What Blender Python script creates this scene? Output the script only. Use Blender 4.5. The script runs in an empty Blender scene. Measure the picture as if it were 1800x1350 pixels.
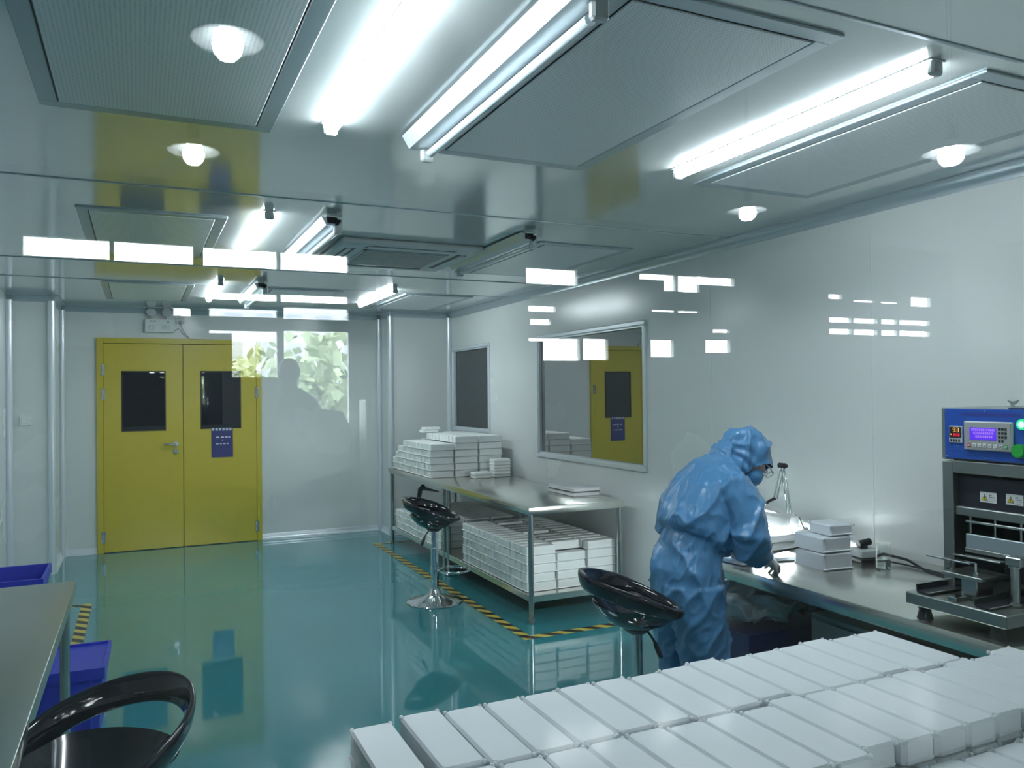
import bpy, bmesh, math, random
from mathutils import Vector, Matrix, Euler, noise
random.seed(7)
PI = math.pi
S = bpy.context.scene
C = S.collection

# ------------------------------------------------------------------ camera
CAM_H = 1.55
cd = bpy.data.cameras.new('camera')
cam = bpy.data.objects.new('camera', cd); C.objects.link(cam)
cd.sensor_fit = 'HORIZONTAL'; cd.sensor_width = 36.0; cd.lens = 36.0 * 1406.0 / 1800.0
cd.clip_start = 0.02; cd.clip_end = 200
R = Matrix(((0.90641397, 0.00570891, -0.42235188),
            (-0.4222429, -0.0141822, -0.9063718),
            (-0.01116427, 0.99988313, -0.0104444)))
cam.matrix_world = Matrix.Translation((0, 0, CAM_H)) @ R.to_4x4()
S.camera = cam

# ------------------------------------------------------------------ world, exposure
w = bpy.data.worlds.new('daylight'); S.world = w; w.use_nodes = True
nt = w.node_tree; bg = nt.nodes['Background']
bg.inputs['Color'].default_value = (0.90, 0.965, 1.0, 1); bg.inputs['Strength'].default_value = 14.0
S.view_settings.view_transform = 'Standard'; S.view_settings.look = 'None'
S.view_settings.exposure = 1.28; S.view_settings.gamma = 1.0
S.view_settings.use_curve_mapping = False
S.cycles.use_denoising = True
S.cycles.max_bounces = 10; S.cycles.diffuse_bounces = 5; S.cycles.glossy_bounces = 5
S.cycles.transparent_max_bounces = 16; S.cycles.transmission_bounces = 8
S.cycles.sample_clamp_indirect = 8.0
S.cycles.caustics_reflective = False; S.cycles.caustics_refractive = False

TUBE_POWER = 24.0      # radiance of the lit tubes
LAMP_POWER = 60.0

# ------------------------------------------------------------------ materials
def new_mat(name):
    m = bpy.data.materials.new(name); m.use_nodes = True
    return m, m.node_tree, m.node_tree.nodes['Principled BSDF']

def mat(name, col, rough=0.5, metal=0.0, spec=0.5, bump=0.0, bscale=40.0, stretch=(1, 1, 1), vary=0.0,
        vscale=3.0, emit=None, estr=0.0, coat=0.0, coatr=0.05, trans=0.0, ior=1.5, sss=0.0, rvary=0.0, sheen=0.0, detail=3.0):
    m, t, p = new_mat(name)
    p.inputs['Base Color'].default_value = (*col, 1)
    p.inputs['Roughness'].default_value = rough
    p.inputs['Metallic'].default_value = metal
    p.inputs['Specular IOR Level'].default_value = spec
    p.inputs['IOR'].default_value = ior
    p.inputs['Coat Weight'].default_value = coat
    p.inputs['Coat Roughness'].default_value = coatr
    p.inputs['Transmission Weight'].default_value = trans
    if sheen:
        p.inputs['Sheen Weight'].default_value = sheen
    if sss:
        p.inputs['Subsurface Weight'].default_value = sss
        p.inputs['Subsurface Radius'].default_value = (0.02, 0.02, 0.02)
    if emit:
        p.inputs['Emission Color'].default_value = (*emit, 1)
        p.inputs['Emission Strength'].default_value = estr
    if bump or vary or rvary:
        tc = t.nodes.new('ShaderNodeTexCoord'); mp = t.nodes.new('ShaderNodeMapping')
        mp.inputs['Scale'].default_value = stretch
        t.links.new(tc.outputs['Object'], mp.inputs['Vector'])
    if bump:
        n = t.nodes.new('ShaderNodeTexNoise'); n.inputs['Scale'].default_value = bscale; n.inputs['Detail'].default_value = detail
        b = t.nodes.new('ShaderNodeBump'); b.inputs['Strength'].default_value = bump; b.inputs['Distance'].default_value = 0.01
        t.links.new(mp.outputs['Vector'], n.inputs['Vector'])
        t.links.new(n.outputs['Fac'], b.inputs['Height']); t.links.new(b.outputs['Normal'], p.inputs['Normal'])
    if vary or rvary:
        n2 = t.nodes.new('ShaderNodeTexNoise'); n2.inputs['Scale'].default_value = vscale; n2.inputs['Detail'].default_value = 4
        t.links.new(mp.outputs['Vector'], n2.inputs['Vector'])
    if vary:
        r = t.nodes.new('ShaderNodeMapRange')
        r.inputs['To Min'].default_value = 1 - vary; r.inputs['To Max'].default_value = 1 + vary
        mx = t.nodes.new('ShaderNodeVectorMath'); mx.operation = 'SCALE'
        mx.inputs[0].default_value = col
        t.links.new(n2.outputs['Fac'], r.inputs['Value']); t.links.new(r.outputs['Result'], mx.inputs['Scale'])
        t.links.new(mx.outputs['Vector'], p.inputs['Base Color'])
    if rvary:
        r = t.nodes.new('ShaderNodeMapRange')
        r.inputs['From Min'].default_value = .3; r.inputs['From Max'].default_value = .7
        r.inputs['To Min'].default_value = max(0.0, rough - rvary); r.inputs['To Max'].default_value = rough + rvary
        t.links.new(n2.outputs['Fac'], r.inputs['Value']); t.links.new(r.outputs['Result'], p.inputs['Roughness'])
    return m

def glass_sheet(name, tint, r0, back=None):
    """flat pane: Fresnel-weighted mirror over clear glass (or over a dark backing colour)"""
    m, t, p = new_mat(name); t.nodes.remove(p)
    out = t.nodes['Material Output']
    lw = t.nodes.new('ShaderNodeLayerWeight'); lw.inputs['Blend'].default_value = 0.5
    pw = t.nodes.new('ShaderNodeMath'); pw.operation = 'POWER'; pw.inputs[1].default_value = 4.5
    ml = t.nodes.new('ShaderNodeMath'); ml.operation = 'MULTIPLY_ADD'; ml.inputs[1].default_value = 1 - r0; ml.inputs[2].default_value = r0
    gl = t.nodes.new('ShaderNodeBsdfGlossy'); gl.inputs['Roughness'].default_value = 0.0
    gl.inputs['Color'].default_value = (1, 1, 1, 1)
    if back is None:
        bk = t.nodes.new('ShaderNodeBsdfTransparent'); bk.inputs['Color'].default_value = (*tint, 1)
    else:
        bk = t.nodes.new('ShaderNodeBsdfDiffuse'); bk.inputs['Color'].default_value = (*back, 1)
    mx = t.nodes.new('ShaderNodeMixShader')
    t.links.new(lw.outputs['Facing'], pw.inputs[0]); t.links.new(pw.outputs[0], ml.inputs[0])
    t.links.new(ml.outputs[0], mx.inputs['Fac']); t.links.new(bk.outputs[0], mx.inputs[1]); t.links.new(gl.outputs[0], mx.inputs[2])
    t.links.new(mx.outputs[0], out.inputs['Surface'])
    return m

def emit_mat(name, col, strength):
    m, t, p = new_mat(name); t.nodes.remove(p)
    e = t.nodes.new('ShaderNodeEmission'); e.inputs['Color'].default_value = (*col, 1); e.inputs['Strength'].default_value = strength
    t.links.new(e.outputs[0], t.nodes['Material Output'].inputs['Surface'])
    return m

def hazard_mat():
    m, t, p = new_mat('hazard_stripes')
    tc = t.nodes.new('ShaderNodeTexCoord'); sp = t.nodes.new('ShaderNodeSeparateXYZ')
    t.links.new(tc.outputs['Object'], sp.inputs[0])
    a = t.nodes.new('ShaderNodeMath'); a.operation = 'ADD'
    t.links.new(sp.outputs['X'], a.inputs[0]); t.links.new(sp.outputs['Y'], a.inputs[1])
    b = t.nodes.new('ShaderNodeMath'); b.operation = 'MULTIPLY'; b.inputs[1].default_value = 1 / 0.15
    f = t.nodes.new('ShaderNodeMath'); f.operation = 'FRACT'
    g = t.nodes.new('ShaderNodeMath'); g.operation = 'GREATER_THAN'; g.inputs[1].default_value = 0.5
    mx = t.nodes.new('ShaderNodeMix'); mx.data_type = 'RGBA'
    mx.inputs['A'].default_value = (0.01, 0.01, 0.012, 1); mx.inputs['B'].default_value = (0.62, 0.50, 0.08, 1)
    t.links.new(a.outputs[0], b.inputs[0]); t.links.new(b.outputs[0], f.inputs[0]); t.links.new(f.outputs[0], g.inputs[0])
    t.links.new(g.outputs[0], mx.inputs['Factor']); t.links.new(mx.outputs['Result'], p.inputs['Base Color'])
    p.inputs['Roughness'].default_value = 0.3
    return m

def perforated_mat():
    m, t, p = new_mat('perforated_panel')
    tc = t.nodes.new('ShaderNodeTexCoord'); v = t.nodes.new('ShaderNodeTexVoronoi'); v.inputs['Scale'].default_value = 95
    v.inputs['Randomness'].default_value = 0.0
    t.links.new(tc.outputs['Object'], v.inputs['Vector'])
    r = t.nodes.new('ShaderNodeMapRange'); r.inputs['From Min'].default_value = 0.20; r.inputs['From Max'].default_value = 0.34
    mx = t.nodes.new('ShaderNodeMix'); mx.data_type = 'RGBA'
    mx.inputs['A'].default_value = (0.56, 0.62, 0.63, 1); mx.inputs['B'].default_value = (0.80, 0.85, 0.86, 1)
    t.links.new(v.outputs['Distance'], r.inputs['Value']); t.links.new(r.outputs['Result'], mx.inputs['Factor'])
    t.links.new(mx.outputs['Result'], p.inputs['Base Color'])
    p.inputs['Roughness'].default_value = 0.3; p.inputs['Metallic'].default_value = 0.15
    return m

M = {}
M['wall'] = mat('painted_wall_panel', (0.72, 0.755, 0.745), 0.24, spec=0.5, vary=0.02, vscale=0.8, rvary=0.05)
M['ceiling'] = mat('ceiling_panel', (0.74, 0.785, 0.78), 0.10, metal=0.5, spec=0.5, ior=1.5, vary=0.03, vscale=1.2, rvary=0.02)
M['seam'] = mat('dark_seam', (0.16, 0.19, 0.20), 0.5)
M['lightseam'] = mat('light_seam', (0.70, 0.75, 0.76), 0.4)
M['alu'] = mat('white_aluminium', (0.74, 0.80, 0.84), 0.28, metal=0.35, spec=0.6)
M['alu_dark'] = mat('grey_aluminium', (0.42, 0.50, 0.54), 0.30, metal=0.5)
M['floor'] = mat('teal_epoxy', (0.040, 0.27, 0.31), 0.05, spec=0.6, ior=1.5, bump=0.05, bscale=2.2, coat=0.35, coatr=0.02, vary=0.06, vscale=1.5, detail=1.0)
M['concrete'] = mat('grey_hall_floor', (0.25, 0.30, 0.29), 0.12, spec=0.6, vary=0.1, vscale=2, bump=0.03, bscale=3)
M['steel_grey'] = mat('dim_steel_top', (0.44, 0.48, 0.45), 0.30, metal=0.9, vary=0.04, vscale=1.5)  # darker copy of the steel top; dark surroundings it reflects put into colour
M['steel_top'] = mat('brushed_steel_top', (0.74, 0.75, 0.69), 0.22, metal=0.95, vary=0.03, vscale=1.5)
M['steel'] = mat('stainless_steel', (0.50, 0.53, 0.51), 0.22, metal=1.0)
M['steel_dark'] = mat('dull_steel', (0.34, 0.37, 0.35), 0.33, metal=0.9, rvary=0.06, vscale=8)
M['chrome'] = mat('chrome', (0.78, 0.80, 0.82), 0.05, metal=1.0)
M['yellow'] = mat('yellow_door_paint', (0.60, 0.485, 0.05), 0.24, spec=0.5, vary=0.03, vscale=1.5)
M['darkglass'] = glass_sheet('dark_door_glass', (1, 1, 1), 0.07, back=(0.012, 0.013, 0.022))
M['mirrorglass'] = glass_sheet('coated_window_glass', (1, 1, 1), 0.46, back=(0.05, 0.055, 0.05))
M['blackglass'] = glass_sheet('unlit_room_glass', (1, 1, 1), 0.05, back=(0.035, 0.045, 0.05))
M['pane'] = glass_sheet('observation_glass', (0.985, 1.0, 0.99), 0.042)
M['black'] = mat('black_rubber', (0.012, 0.012, 0.014), 0.45)
M['gloss'] = mat('gloss_black_plastic', (0.008, 0.008, 0.014), 0.10, coat=0.5, spec=0.5)
M['tray'] = mat('frosted_white_plastic', (0.76, 0.80, 0.83), 0.42, bump=0.10, bscale=22, vary=0.03, vscale=8, spec=0.5)
M['tray_b'] = mat('stacked_white_plastic', (0.87, 0.90, 0.88), 0.38, sss=0.3, bump=0.06, bscale=18, vary=0.04, vscale=5, spec=0.5)
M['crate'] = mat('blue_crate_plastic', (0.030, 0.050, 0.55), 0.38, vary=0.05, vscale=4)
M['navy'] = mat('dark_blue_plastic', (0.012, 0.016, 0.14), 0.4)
M['white'] = mat('white_plastic', (0.78, 0.80, 0.80), 0.35)
M['grey'] = mat('grey_plastic', (0.36, 0.38, 0.38), 0.4)
M['lgrey'] = mat('light_grey_plastic', (0.58, 0.62, 0.63), 0.4)
M['machineblue'] = mat('blue_panel_film', (0.020, 0.085, 0.42), 0.28)
M['machinelight'] = mat('pale_blue_print', (0.05, 0.16, 0.50), 0.4)
M['machinered'] = mat('dark_red_print', (0.10, 0.035, 0.24), 0.4)
M['darkbox'] = mat('dark_machine_paint', (0.020, 0.022, 0.032), 0.4)
M['red'] = mat('red_plastic', (0.45, 0.01, 0.02), 0.4)
M['greenbtn'] = mat('green_push_button', (0.03, 0.42, 0.06), 0.3)
M['yellowsign'] = mat('yellow_print', (0.72, 0.62, 0.04), 0.5)
M['print'] = mat('black_print', (0.03, 0.03, 0.03), 0.5)
M['whiteprint'] = mat('white_print', (0.75, 0.78, 0.85), 0.5)
M['poster'] = mat('blue_poster', (0.035, 0.04, 0.19), 0.35, vary=0.3, vscale=6)
M['fabric'] = mat('blue_coverall_fabric', (0.085, 0.255, 0.49), 0.27, bump=0.4, bscale=26, stretch=(1, 1, .6), vary=0.06, vscale=9, spec=0.5, sheen=0.15, detail=4)
M['mask'] = mat('blue_mask_fabric', (0.10, 0.34, 0.64), 0.6, bump=0.2, bscale=60)
M['skin'] = mat('skin', (0.58, 0.38, 0.32), 0.5, sss=0.1)
M['glove'] = mat('white_latex', (0.66, 0.68, 0.66), 0.4, bump=0.2, bscale=60)
M['bag'] = mat('cloudy_plastic_film', (0.80, 0.84, 0.83), 0.25, spec=0.8, bump=0.8, bscale=18)
M['clear'] = mat('clear_glass', (0.95, 0.98, 0.98), 0.0, trans=1.0, ior=1.45)
M['water'] = mat('water', (0.95, 0.98, 1.0), 0.0, trans=1.0, ior=1.33)
M['tube'] = emit_mat('lit_tube', (0.85, 0.935, 1.0), TUBE_POWER)
M['tubeoff'] = mat('unlit_tube', (0.72, 0.80, 0.84), 0.12, spec=0.6, coat=0.5)
M['bulb'] = emit_mat('lit_bulb', (0.84, 0.94, 1.0), LAMP_POWER)
M['ringlight'] = emit_mat('magnifier_ring_light', (0.90, 0.96, 1.0), 650.0)
M['lcd'] = emit_mat('blue_screen', (0.13, 0.05, 0.95), 0.42)
M['lcdtext'] = emit_mat('pale_screen_text', (0.55, 0.30, 1.0), 0.45)
M['ledamber'] = emit_mat('amber_digits', (1.0, 0.50, 0.10), 0.6)
M['ledred'] = emit_mat('red_digits', (1.0, 0.03, 0.08), 0.42)
M['ledgreen'] = emit_mat('green_lamp', (0.05, 0.90, 0.38), 0.45)
M['ledcore'] = emit_mat('white_green_lamp', (0.5, 1.0, 0.8), 0.8)
M['hazard'] = hazard_mat()
M['perf'] = perforated_mat()
M['hallwall'] = mat('hall_wall_paint', (0.52, 0.56, 0.55), 0.7)
M['halldark'] = mat('dark_hall_steel', (0.06, 0.07, 0.07), 0.6)
M['ductmetal'] = mat('galvanised_duct', (0.45, 0.48, 0.52), 0.25, metal=0.8)
M['leaf'] = mat('tree_leaves', (0.30, 0.36, 0.22), 0.6, vary=0.4, vscale=2)
M['bark'] = mat('bark', (0.05, 0.04, 0.03), 0.8)
M['facade'] = mat('apartment_facade', (0.66, 0.68, 0.72), 0.7)
M['facadewin'] = mat('apartment_window', (0.36, 0.38, 0.44), 0.4)
M['ground'] = mat('yard_concrete', (0.14, 0.16, 0.14), 0.8)

# ------------------------------------------------------------------ mesh helper
class MB:
    def __init__(s):
        s.bm = bmesh.new()
    def _merge(s, b, mx=None):
        me = bpy.data.meshes.new('tmp'); b.to_mesh(me); b.free()
        if mx is not None: me.transform(mx)
        s.bm.from_mesh(me); bpy.data.meshes.remove(me)
    def box(s, lo, hi, bev=0.0, mx=None, seg=1):
        b = bmesh.new(); bmesh.ops.create_cube(b, size=1)
        c = [(lo[i] + hi[i]) / 2 for i in range(3)]; d = [max(1e-5, hi[i] - lo[i]) for i in range(3)]
        for v in b.verts: v.co = Vector((c[0] + v.co.x * d[0], c[1] + v.co.y * d[1], c[2] + v.co.z * d[2]))
        if bev: bmesh.ops.bevel(b, geom=list(b.edges), offset=min(bev, min(d) * .45), segments=seg, affect='EDGES', profile=.5)
        s._merge(b, mx); return s
    def cbox(s, c, d, bev=0.0, rz=0.0, rot=None, seg=1):
        mx = Matrix.Translation(c) @ (rot.to_matrix().to_4x4() if rot else Matrix.Rotation(rz, 4, 'Z'))
        return s.box([-x / 2 for x in d], [x / 2 for x in d], bev, mx, seg)
    def cyl(s, p0, p1, r0, r1=None, n=20):
        r1 = r0 if r1 is None else r1
        p0 = Vector(p0); p1 = Vector(p1); ax = (p1 - p0); L = ax.length
        b = bmesh.new(); bmesh.ops.create_cone(b, cap_ends=True, segments=n, radius1=r0, radius2=r1, depth=L)
        q = Vector((0, 0, 1)).rotation_difference(ax.normalized())
        s._merge(b, Matrix.Translation((p0 + p1) / 2) @ q.to_matrix().to_4x4()); return s
    def sphere(s, c, r, n=16, sc=(1, 1, 1), rot=None):
        b = bmesh.new(); bmesh.ops.create_uvsphere(b, u_segments=n, v_segments=max(6, n // 2), radius=r)
        mx = Matrix.Translation(c) @ (rot.to_matrix().to_4x4() if rot else Matrix.Identity(4)) @ Matrix.Diagonal((*sc, 1))
        s._merge(b, mx); return s
    def lathe(s, prof, c=(0, 0, 0), n=32, mx=None):
        b = bmesh.new(); rings = []
        for r, z in prof:
            if r < 1e-6: rings.append([b.verts.new((0, 0, z))])
            else: rings.append([b.verts.new((r * math.cos(2 * PI * i / n), r * math.sin(2 * PI * i / n), z)) for i in range(n)])
        for a, d in zip(rings, rings[1:]):
            for i in range(n):
                j = (i + 1) % n
                if len(a) == 1 and len(d) == 1: continue
                if len(a) == 1: b.faces.new((a[0], d[j], d[i]))
                elif len(d) == 1: b.faces.new((a[i], a[j], d[0]))
                else: b.faces.new((a[i], a[j], d[j], d[i]))
        bmesh.ops.recalc_face_normals(b, faces=b.faces)
        s._merge(b, (Matrix.Translation(c) if mx is None else mx)); return s
    def tube(s, pts, r, n=10, closed=False, rads=None, flat=None):
        """sweep a circle (or ellipse flat=(a,b,up)) along pts"""
        pts = [Vector(p) for p in pts]; b = bmesh.new(); rings = []; N = len(pts); up = None
        for i, p in enumerate(pts):
            a = pts[i - 1] if (i > 0 or closed) else p
            d = pts[(i + 1) % N] if (i < N - 1 or closed) else p
            tdir = (d - a).normalized()
            if flat: u = Vector(flat[2]) - tdir * tdir.dot(Vector(flat[2]))
            else:
                if up is None: up = Vector((0, 0, 1)) if abs(tdir.z) < .9 else Vector((1, 0, 0))
                u = up - tdir * tdir.dot(up)
            u.normalize(); up = u; v = tdir.cross(u)
            rr = rads[i] if rads else r
            ra, rb = (flat[0], flat[1]) if flat else (rr, rr)
            rings.append([b.verts.new(p + u * ra * math.cos(2 * PI * k / n) + v * rb * math.sin(2 * PI * k / n)) for k in range(n)])
        for i in range(N if closed else N - 1):
            A, B = rings[i], rings[(i + 1) % N]
            for k in range(n):
                b.faces.new((A[k], A[(k + 1) % n], B[(k + 1) % n], B[k]))
        if not closed:
            b.faces.new(rings[0][::-1]); b.faces.new(rings[-1])
        bmesh.ops.recalc_face_normals(b, faces=b.faces)
        s._merge(b); return s
    def prism(s, poly, vec, mx=None):
        b = bmesh.new(); vec = Vector(vec)
        a = [b.verts.new(p) for p in poly]; d = [b.verts.new(Vector(p) + vec) for p in poly]; n = len(poly)
        b.faces.new(a[::-1]); b.faces.new(d)
        for i in range(n): b.faces.new((a[i], a[(i + 1) % n], d[(i + 1) % n], d[i]))
        bmesh.ops.recalc_face_normals(b, faces=b.faces)
        s._merge(b, mx); return s
    def loft(s, rings, n=24, side=(0, 1, 0)):
        """rings: (centre, half width along side, half depth) swept into a closed body"""
        b = bmesh.new(); R_ = []; P = [Vector(r[0]) for r in rings]; side = Vector(side)
        for i, (c, a, d) in enumerate(rings):
            t = (P[min(i + 1, len(P) - 1)] - P[max(i - 1, 0)]).normalized()
            u = (side - t * side.dot(t)).normalized(); v = t.cross(u)
            R_.append([b.verts.new(P[i] + u * a * math.cos(2 * PI * k / n) + v * d * math.sin(2 * PI * k / n)) for k in range(n)])
        for A, B in zip(R_, R_[1:]):
            for k in range(n): b.faces.new((A[k], A[(k + 1) % n], B[(k + 1) % n], B[k]))
        b.faces.new(R_[0][::-1]); b.faces.new(R_[-1])
        bmesh.ops.recalc_face_normals(b, faces=b.faces)
        s._merge(b); return s
    def mesh(s, name, smooth=True, ang=35):
        me = bpy.data.meshes.new(name); s.bm.to_mesh(me); s.bm.free()
        if smooth:
            for p in me.polygons: p.use_smooth = True
            me.set_sharp_from_angle(angle=math.radians(ang))
        return me

def obj(name, mb, m, parent=None, label=None, smooth=True, ang=35):
    me = mb.mesh(name, smooth, ang) if isinstance(mb, MB) else mb
    me.materials.clear(); me.materials.append(M[m])
    o = bpy.data.objects.new(name, me); C.objects.link(o)
    if parent: o.parent = parent
    if label: o['label'] = label
    return o

def thing(name, label, cat, loc=(0, 0, 0), rz=0.0, group=None):
    o = bpy.data.objects.new(name, None); C.objects.link(o); o.empty_display_size = .1
    o.location = loc; o.rotation_euler = (0, 0, rz)
    return tag(o, label, cat, group)

def tag(o, label, cat, group=None):
    o['label'] = label; o['category'] = cat
    if group: o['group'] = group
    return o

def struct(name, mb, m, parent=None, **k):
    o = obj(name, mb, m, parent, **k)
    if parent is None: o['kind'] = 'structure'
    return o

def dup(root, loc, rz=0.0, label=None, group=None):
    r = root.copy(); C.objects.link(r); r.location = loc; r.rotation_euler = (0, 0, rz)
    if label: r['label'] = label
    if group: r['group'] = group
    for ch in list(root.children):
        c = ch.copy(); C.objects.link(c); c.parent = r
        for g in list(ch.children):
            d = g.copy(); C.objects.link(d); d.parent = c
    return r

ORD = 'first second third fourth fifth sixth seventh eighth ninth tenth eleventh twelfth thirteenth fourteenth fifteenth sixteenth seventeenth eighteenth'.split()

# ================================================================== ROOM SHELL
XL, XR, ZC = -1.04, 3.20, 2.45
YF = 0.30                        # observation wall
YB, YP, YPL = 8.92, 8.52, 8.10   # niche back, right pier face, left pier face
XN0, XN1 = -0.70, 2.50
WL = -2.6                        # left wall in the near half of the room
T = 0.10

struct('floor', MB().box((WL, YF - .1, -.05), (XR, YB + .1, 0)), 'floor')
struct('ceiling', MB().box((WL - .1, YF - .1, ZC), (XR + .1, YB + .1, ZC + .08)), 'ceiling')
mb = MB()
W1 = (4.68, 6.30, 1.015, 2.01)     # y0 y1 z0 z1 large window in right wall
W2 = (7.42, 8.40, 1.17, 2.02)      # small dark window
mb.box((XR, YF, 0), (XR + T, W1[0], ZC)); mb.box((XR, W1[0], 0), (XR + T, W1[1], W1[2])); mb.box((XR, W1[0], W1[3]), (XR + T, W1[1], ZC))
mb.box((XR, W1[1], 0), (XR + T, W2[0], ZC)); mb.box((XR, W2[0], 0), (XR + T, W2[1], W2[2])); mb.box((XR, W2[0], W2[3]), (XR + T, W2[1], ZC))
mb.box((XR, W2[1], 0), (XR + T, YB, ZC))
struct('wall_right', mb, 'wall', smooth=False)
mb = MB(); mb.box((XN0, YB, 0), (-.38, YB + T, ZC)); mb.box((1.18, YB, 0), (XN1, YB + T, ZC)); mb.box((-.38, YB, 2.14), (1.18, YB + T, ZC)); mb.box((-.38, YB + .09, 0), (1.18, YB + T, 2.14))
struct('wall_back', mb, 'wall', smooth=False)
struct('wall_back_right', MB().box((XN1, YP, 0), (XR, YB + T, ZC)), 'wall', smooth=False)
struct('wall_back_left', MB().box((XL - .1, YPL, 0), (XN0, YB + T, ZC)), 'wall', smooth=False)
struct('wall_left', MB().box((XL - .1, 5.6, 0), (XL, YPL, ZC)).box((WL - .1, YF, 0), (WL, 5.6, ZC)).box((WL - .1, 5.6, 0), (XL - .1, 5.7, ZC)), 'wall', smooth=False)

# ceiling coves, wall corner profiles, baseboards
def cove(name, x0, y0, x1, y1, nx, ny, m='alu_dark'):
    """sloped perimeter profile between wall and ceiling; (nx,ny) points into the room"""
    a = 0.055; h = 0.06
    mb = MB(); prof = [(0, 0), (0, -h), (.006, -h)] + [(a - (a - .006) * math.cos(k * PI / 12), -h + (h - .006) * math.sin(k * PI / 12)) for k in range(1, 6)] + [(a, -.006), (a, 0)]
    poly = [(x0 + nx * q[0], y0 + ny * q[0], ZC + q[1]) for q in prof]
    mb.prism(poly, (x1 - x0, y1 - y0, 0)); return struct(name, mb, m, ang=50)
cove('trim_1', XR, YF, XR, YP, -1, 0)
cove('trim_2', XN1, YP, XR, YP, 0, -1)
cove('trim_3', XN0, YB, XN1, YB, 0, -1)
cove('trim_4', XL, YPL, XN0, YPL, 0, -1)
cove('trim_5', XN1, YP, XN1, YB, -1, 0)
cove('trim_6', XN0, YPL, XN0, YB, 1, 0)
k = 7
for (x, y, r) in ((XN1, YP, .032), (XN1 - .02, YB - .02, .028), (XR - .02, YP - .02, .03), (XN0, YPL, .032), (XN0 + .02, YB - .02, .028), (XL + .02, YPL - .02, .03)):
    struct('trim_%d' % k, MB().cyl((x, y, 0), (x, y, ZC - .05), r, n=24), 'alu'); k += 1
def base(name, x0, y0, x1, y1, nx, ny):
    prof = [(0, 0), (.034, 0), (.034, .006)] + [(.034 - .03 * math.sin(q * PI / 12), .008 + .05 * (1 - math.cos(q * PI / 12))) for q in range(1, 7)] + [(0, .062)]
    poly = [(x0 + nx * q[0], y0 + ny * q[0], q[1]) for q in prof]
    return struct(name, MB().prism(poly, (x1 - x0, y1 - y0, 0)), 'alu', ang=50)
base('baseboard_back', 1.18, YB, XN1, YB, 0, -1)
base('baseboard_back_left', XN0, YB, -.38, YB, 0, -1)
base('baseboard_pier', XN1, YP, XN1, YB, -1, 0)
base('baseboard_right', XR, YF, XR, YP, -1, 0)
base('baseboard_pier_front', XN1, YP, XR, YP, 0, -1)
base('baseboard_left', XL, YPL, XN0, YPL, 0, -1)
base('baseboard_pier_left', XN0, YPL, XN0, YB, 1, 0)

# panel seams
for y in (2.763, 3.956):
    struct('trim_%d' % k, MB().box((XR - .0015, y - .003, .06), (XR + .001, y + .003, ZC - .06)), 'lightseam'); k += 1
for y in (1.40, 3.74, 5.93, 6.86):
    x0 = WL if y < 5.6 else XL
    struct('trim_%d' % k, MB().box((x0, y - .007, ZC - .004), (XR - .05, y + .007, ZC + .001), .002), 'alu_dark'); k += 1
struct('trim_%d' % k, MB().box((XL, 5.60, ZC - .004), (XL + .012, 5.7, ZC)), 'alu_dark')

# windows in the right wall
def wall_window(n, W, m):
    y0, y1, z0, z1 = W; f = .035
    mb = MB()
    for a, b_ in (((XR - .018, y0 - f, z0 - f), (XR + .02, y1 + f, z0)), ((XR - .018, y0 - f, z1), (XR + .02, y1 + f, z1 + f)),
                  ((XR - .018, y0 - f, z0), (XR + .02, y0, z1)), ((XR - .018, y1, z0), (XR + .02, y1 + f, z1))):
        mb.box(a, b_, .006)
    fr = struct('window_%d' % n, mb, 'alu')
    obj('bead', MB().box((XR - .006, y0, z0), (XR + .02, y1, z0 + .012)).box((XR - .006, y0, z1 - .012), (XR + .02, y1, z1)).box((XR - .006, y0, z0), (XR + .02, y0 + .012, z1)).box((XR - .006, y1 - .012, z0), (XR + .02, y1, z1)), 'alu', fr)
    obj('pane', MB().box((XR + .022, y0, z0), (XR + .028, y1, z1)), m, fr)
wall_window(2, W1, 'mirrorglass')
wall_window(3, W2, 'blackglass')

# the observation wall that the picture is taken through, and its pane
OX0, OX1, OZ0, OZ1 = -0.95, 1.55, 0.95, 2.25
mb = MB(); mb.box((WL - .1, YF - T, 0), (OX0, YF, 3.3)); mb.box((OX1, YF - T, 0), (XR + .1, YF, 3.3)); mb.box((OX0, YF - T, 0), (OX1, YF, OZ0)); mb.box((OX0, YF - T, OZ1), (OX1, YF, 3.3))
mb.box((-5.0, YF - T, 0), (WL - .1, YF, 3.3)); mb.box((XR + .1, YF - T, 0), (9.6, YF, 3.3))
struct('wall_front', mb, 'wall', smooth=False)
mb = MB(); f = .04
for a, b_ in (((OX0 - f, YF - T - .01, OZ0 - f), (OX1 + f, YF + .01, OZ0)), ((OX0 - f, YF - T - .01, OZ1), (OX1 + f, YF + .01, OZ1 + f)),
              ((OX0 - f, YF - T - .01, OZ0), (OX0, YF + .01, OZ1)), ((OX1, YF - T - .01, OZ0), (OX1 + f, YF + .01, OZ1))):
    mb.box(a, b_, .004)
wf = struct('window_1', mb, 'alu')
PANE = obj('pane', MB().box((OX0, YF - .055, OZ0), (OX1, YF - .047, OZ1)), 'pane', wf)

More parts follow.
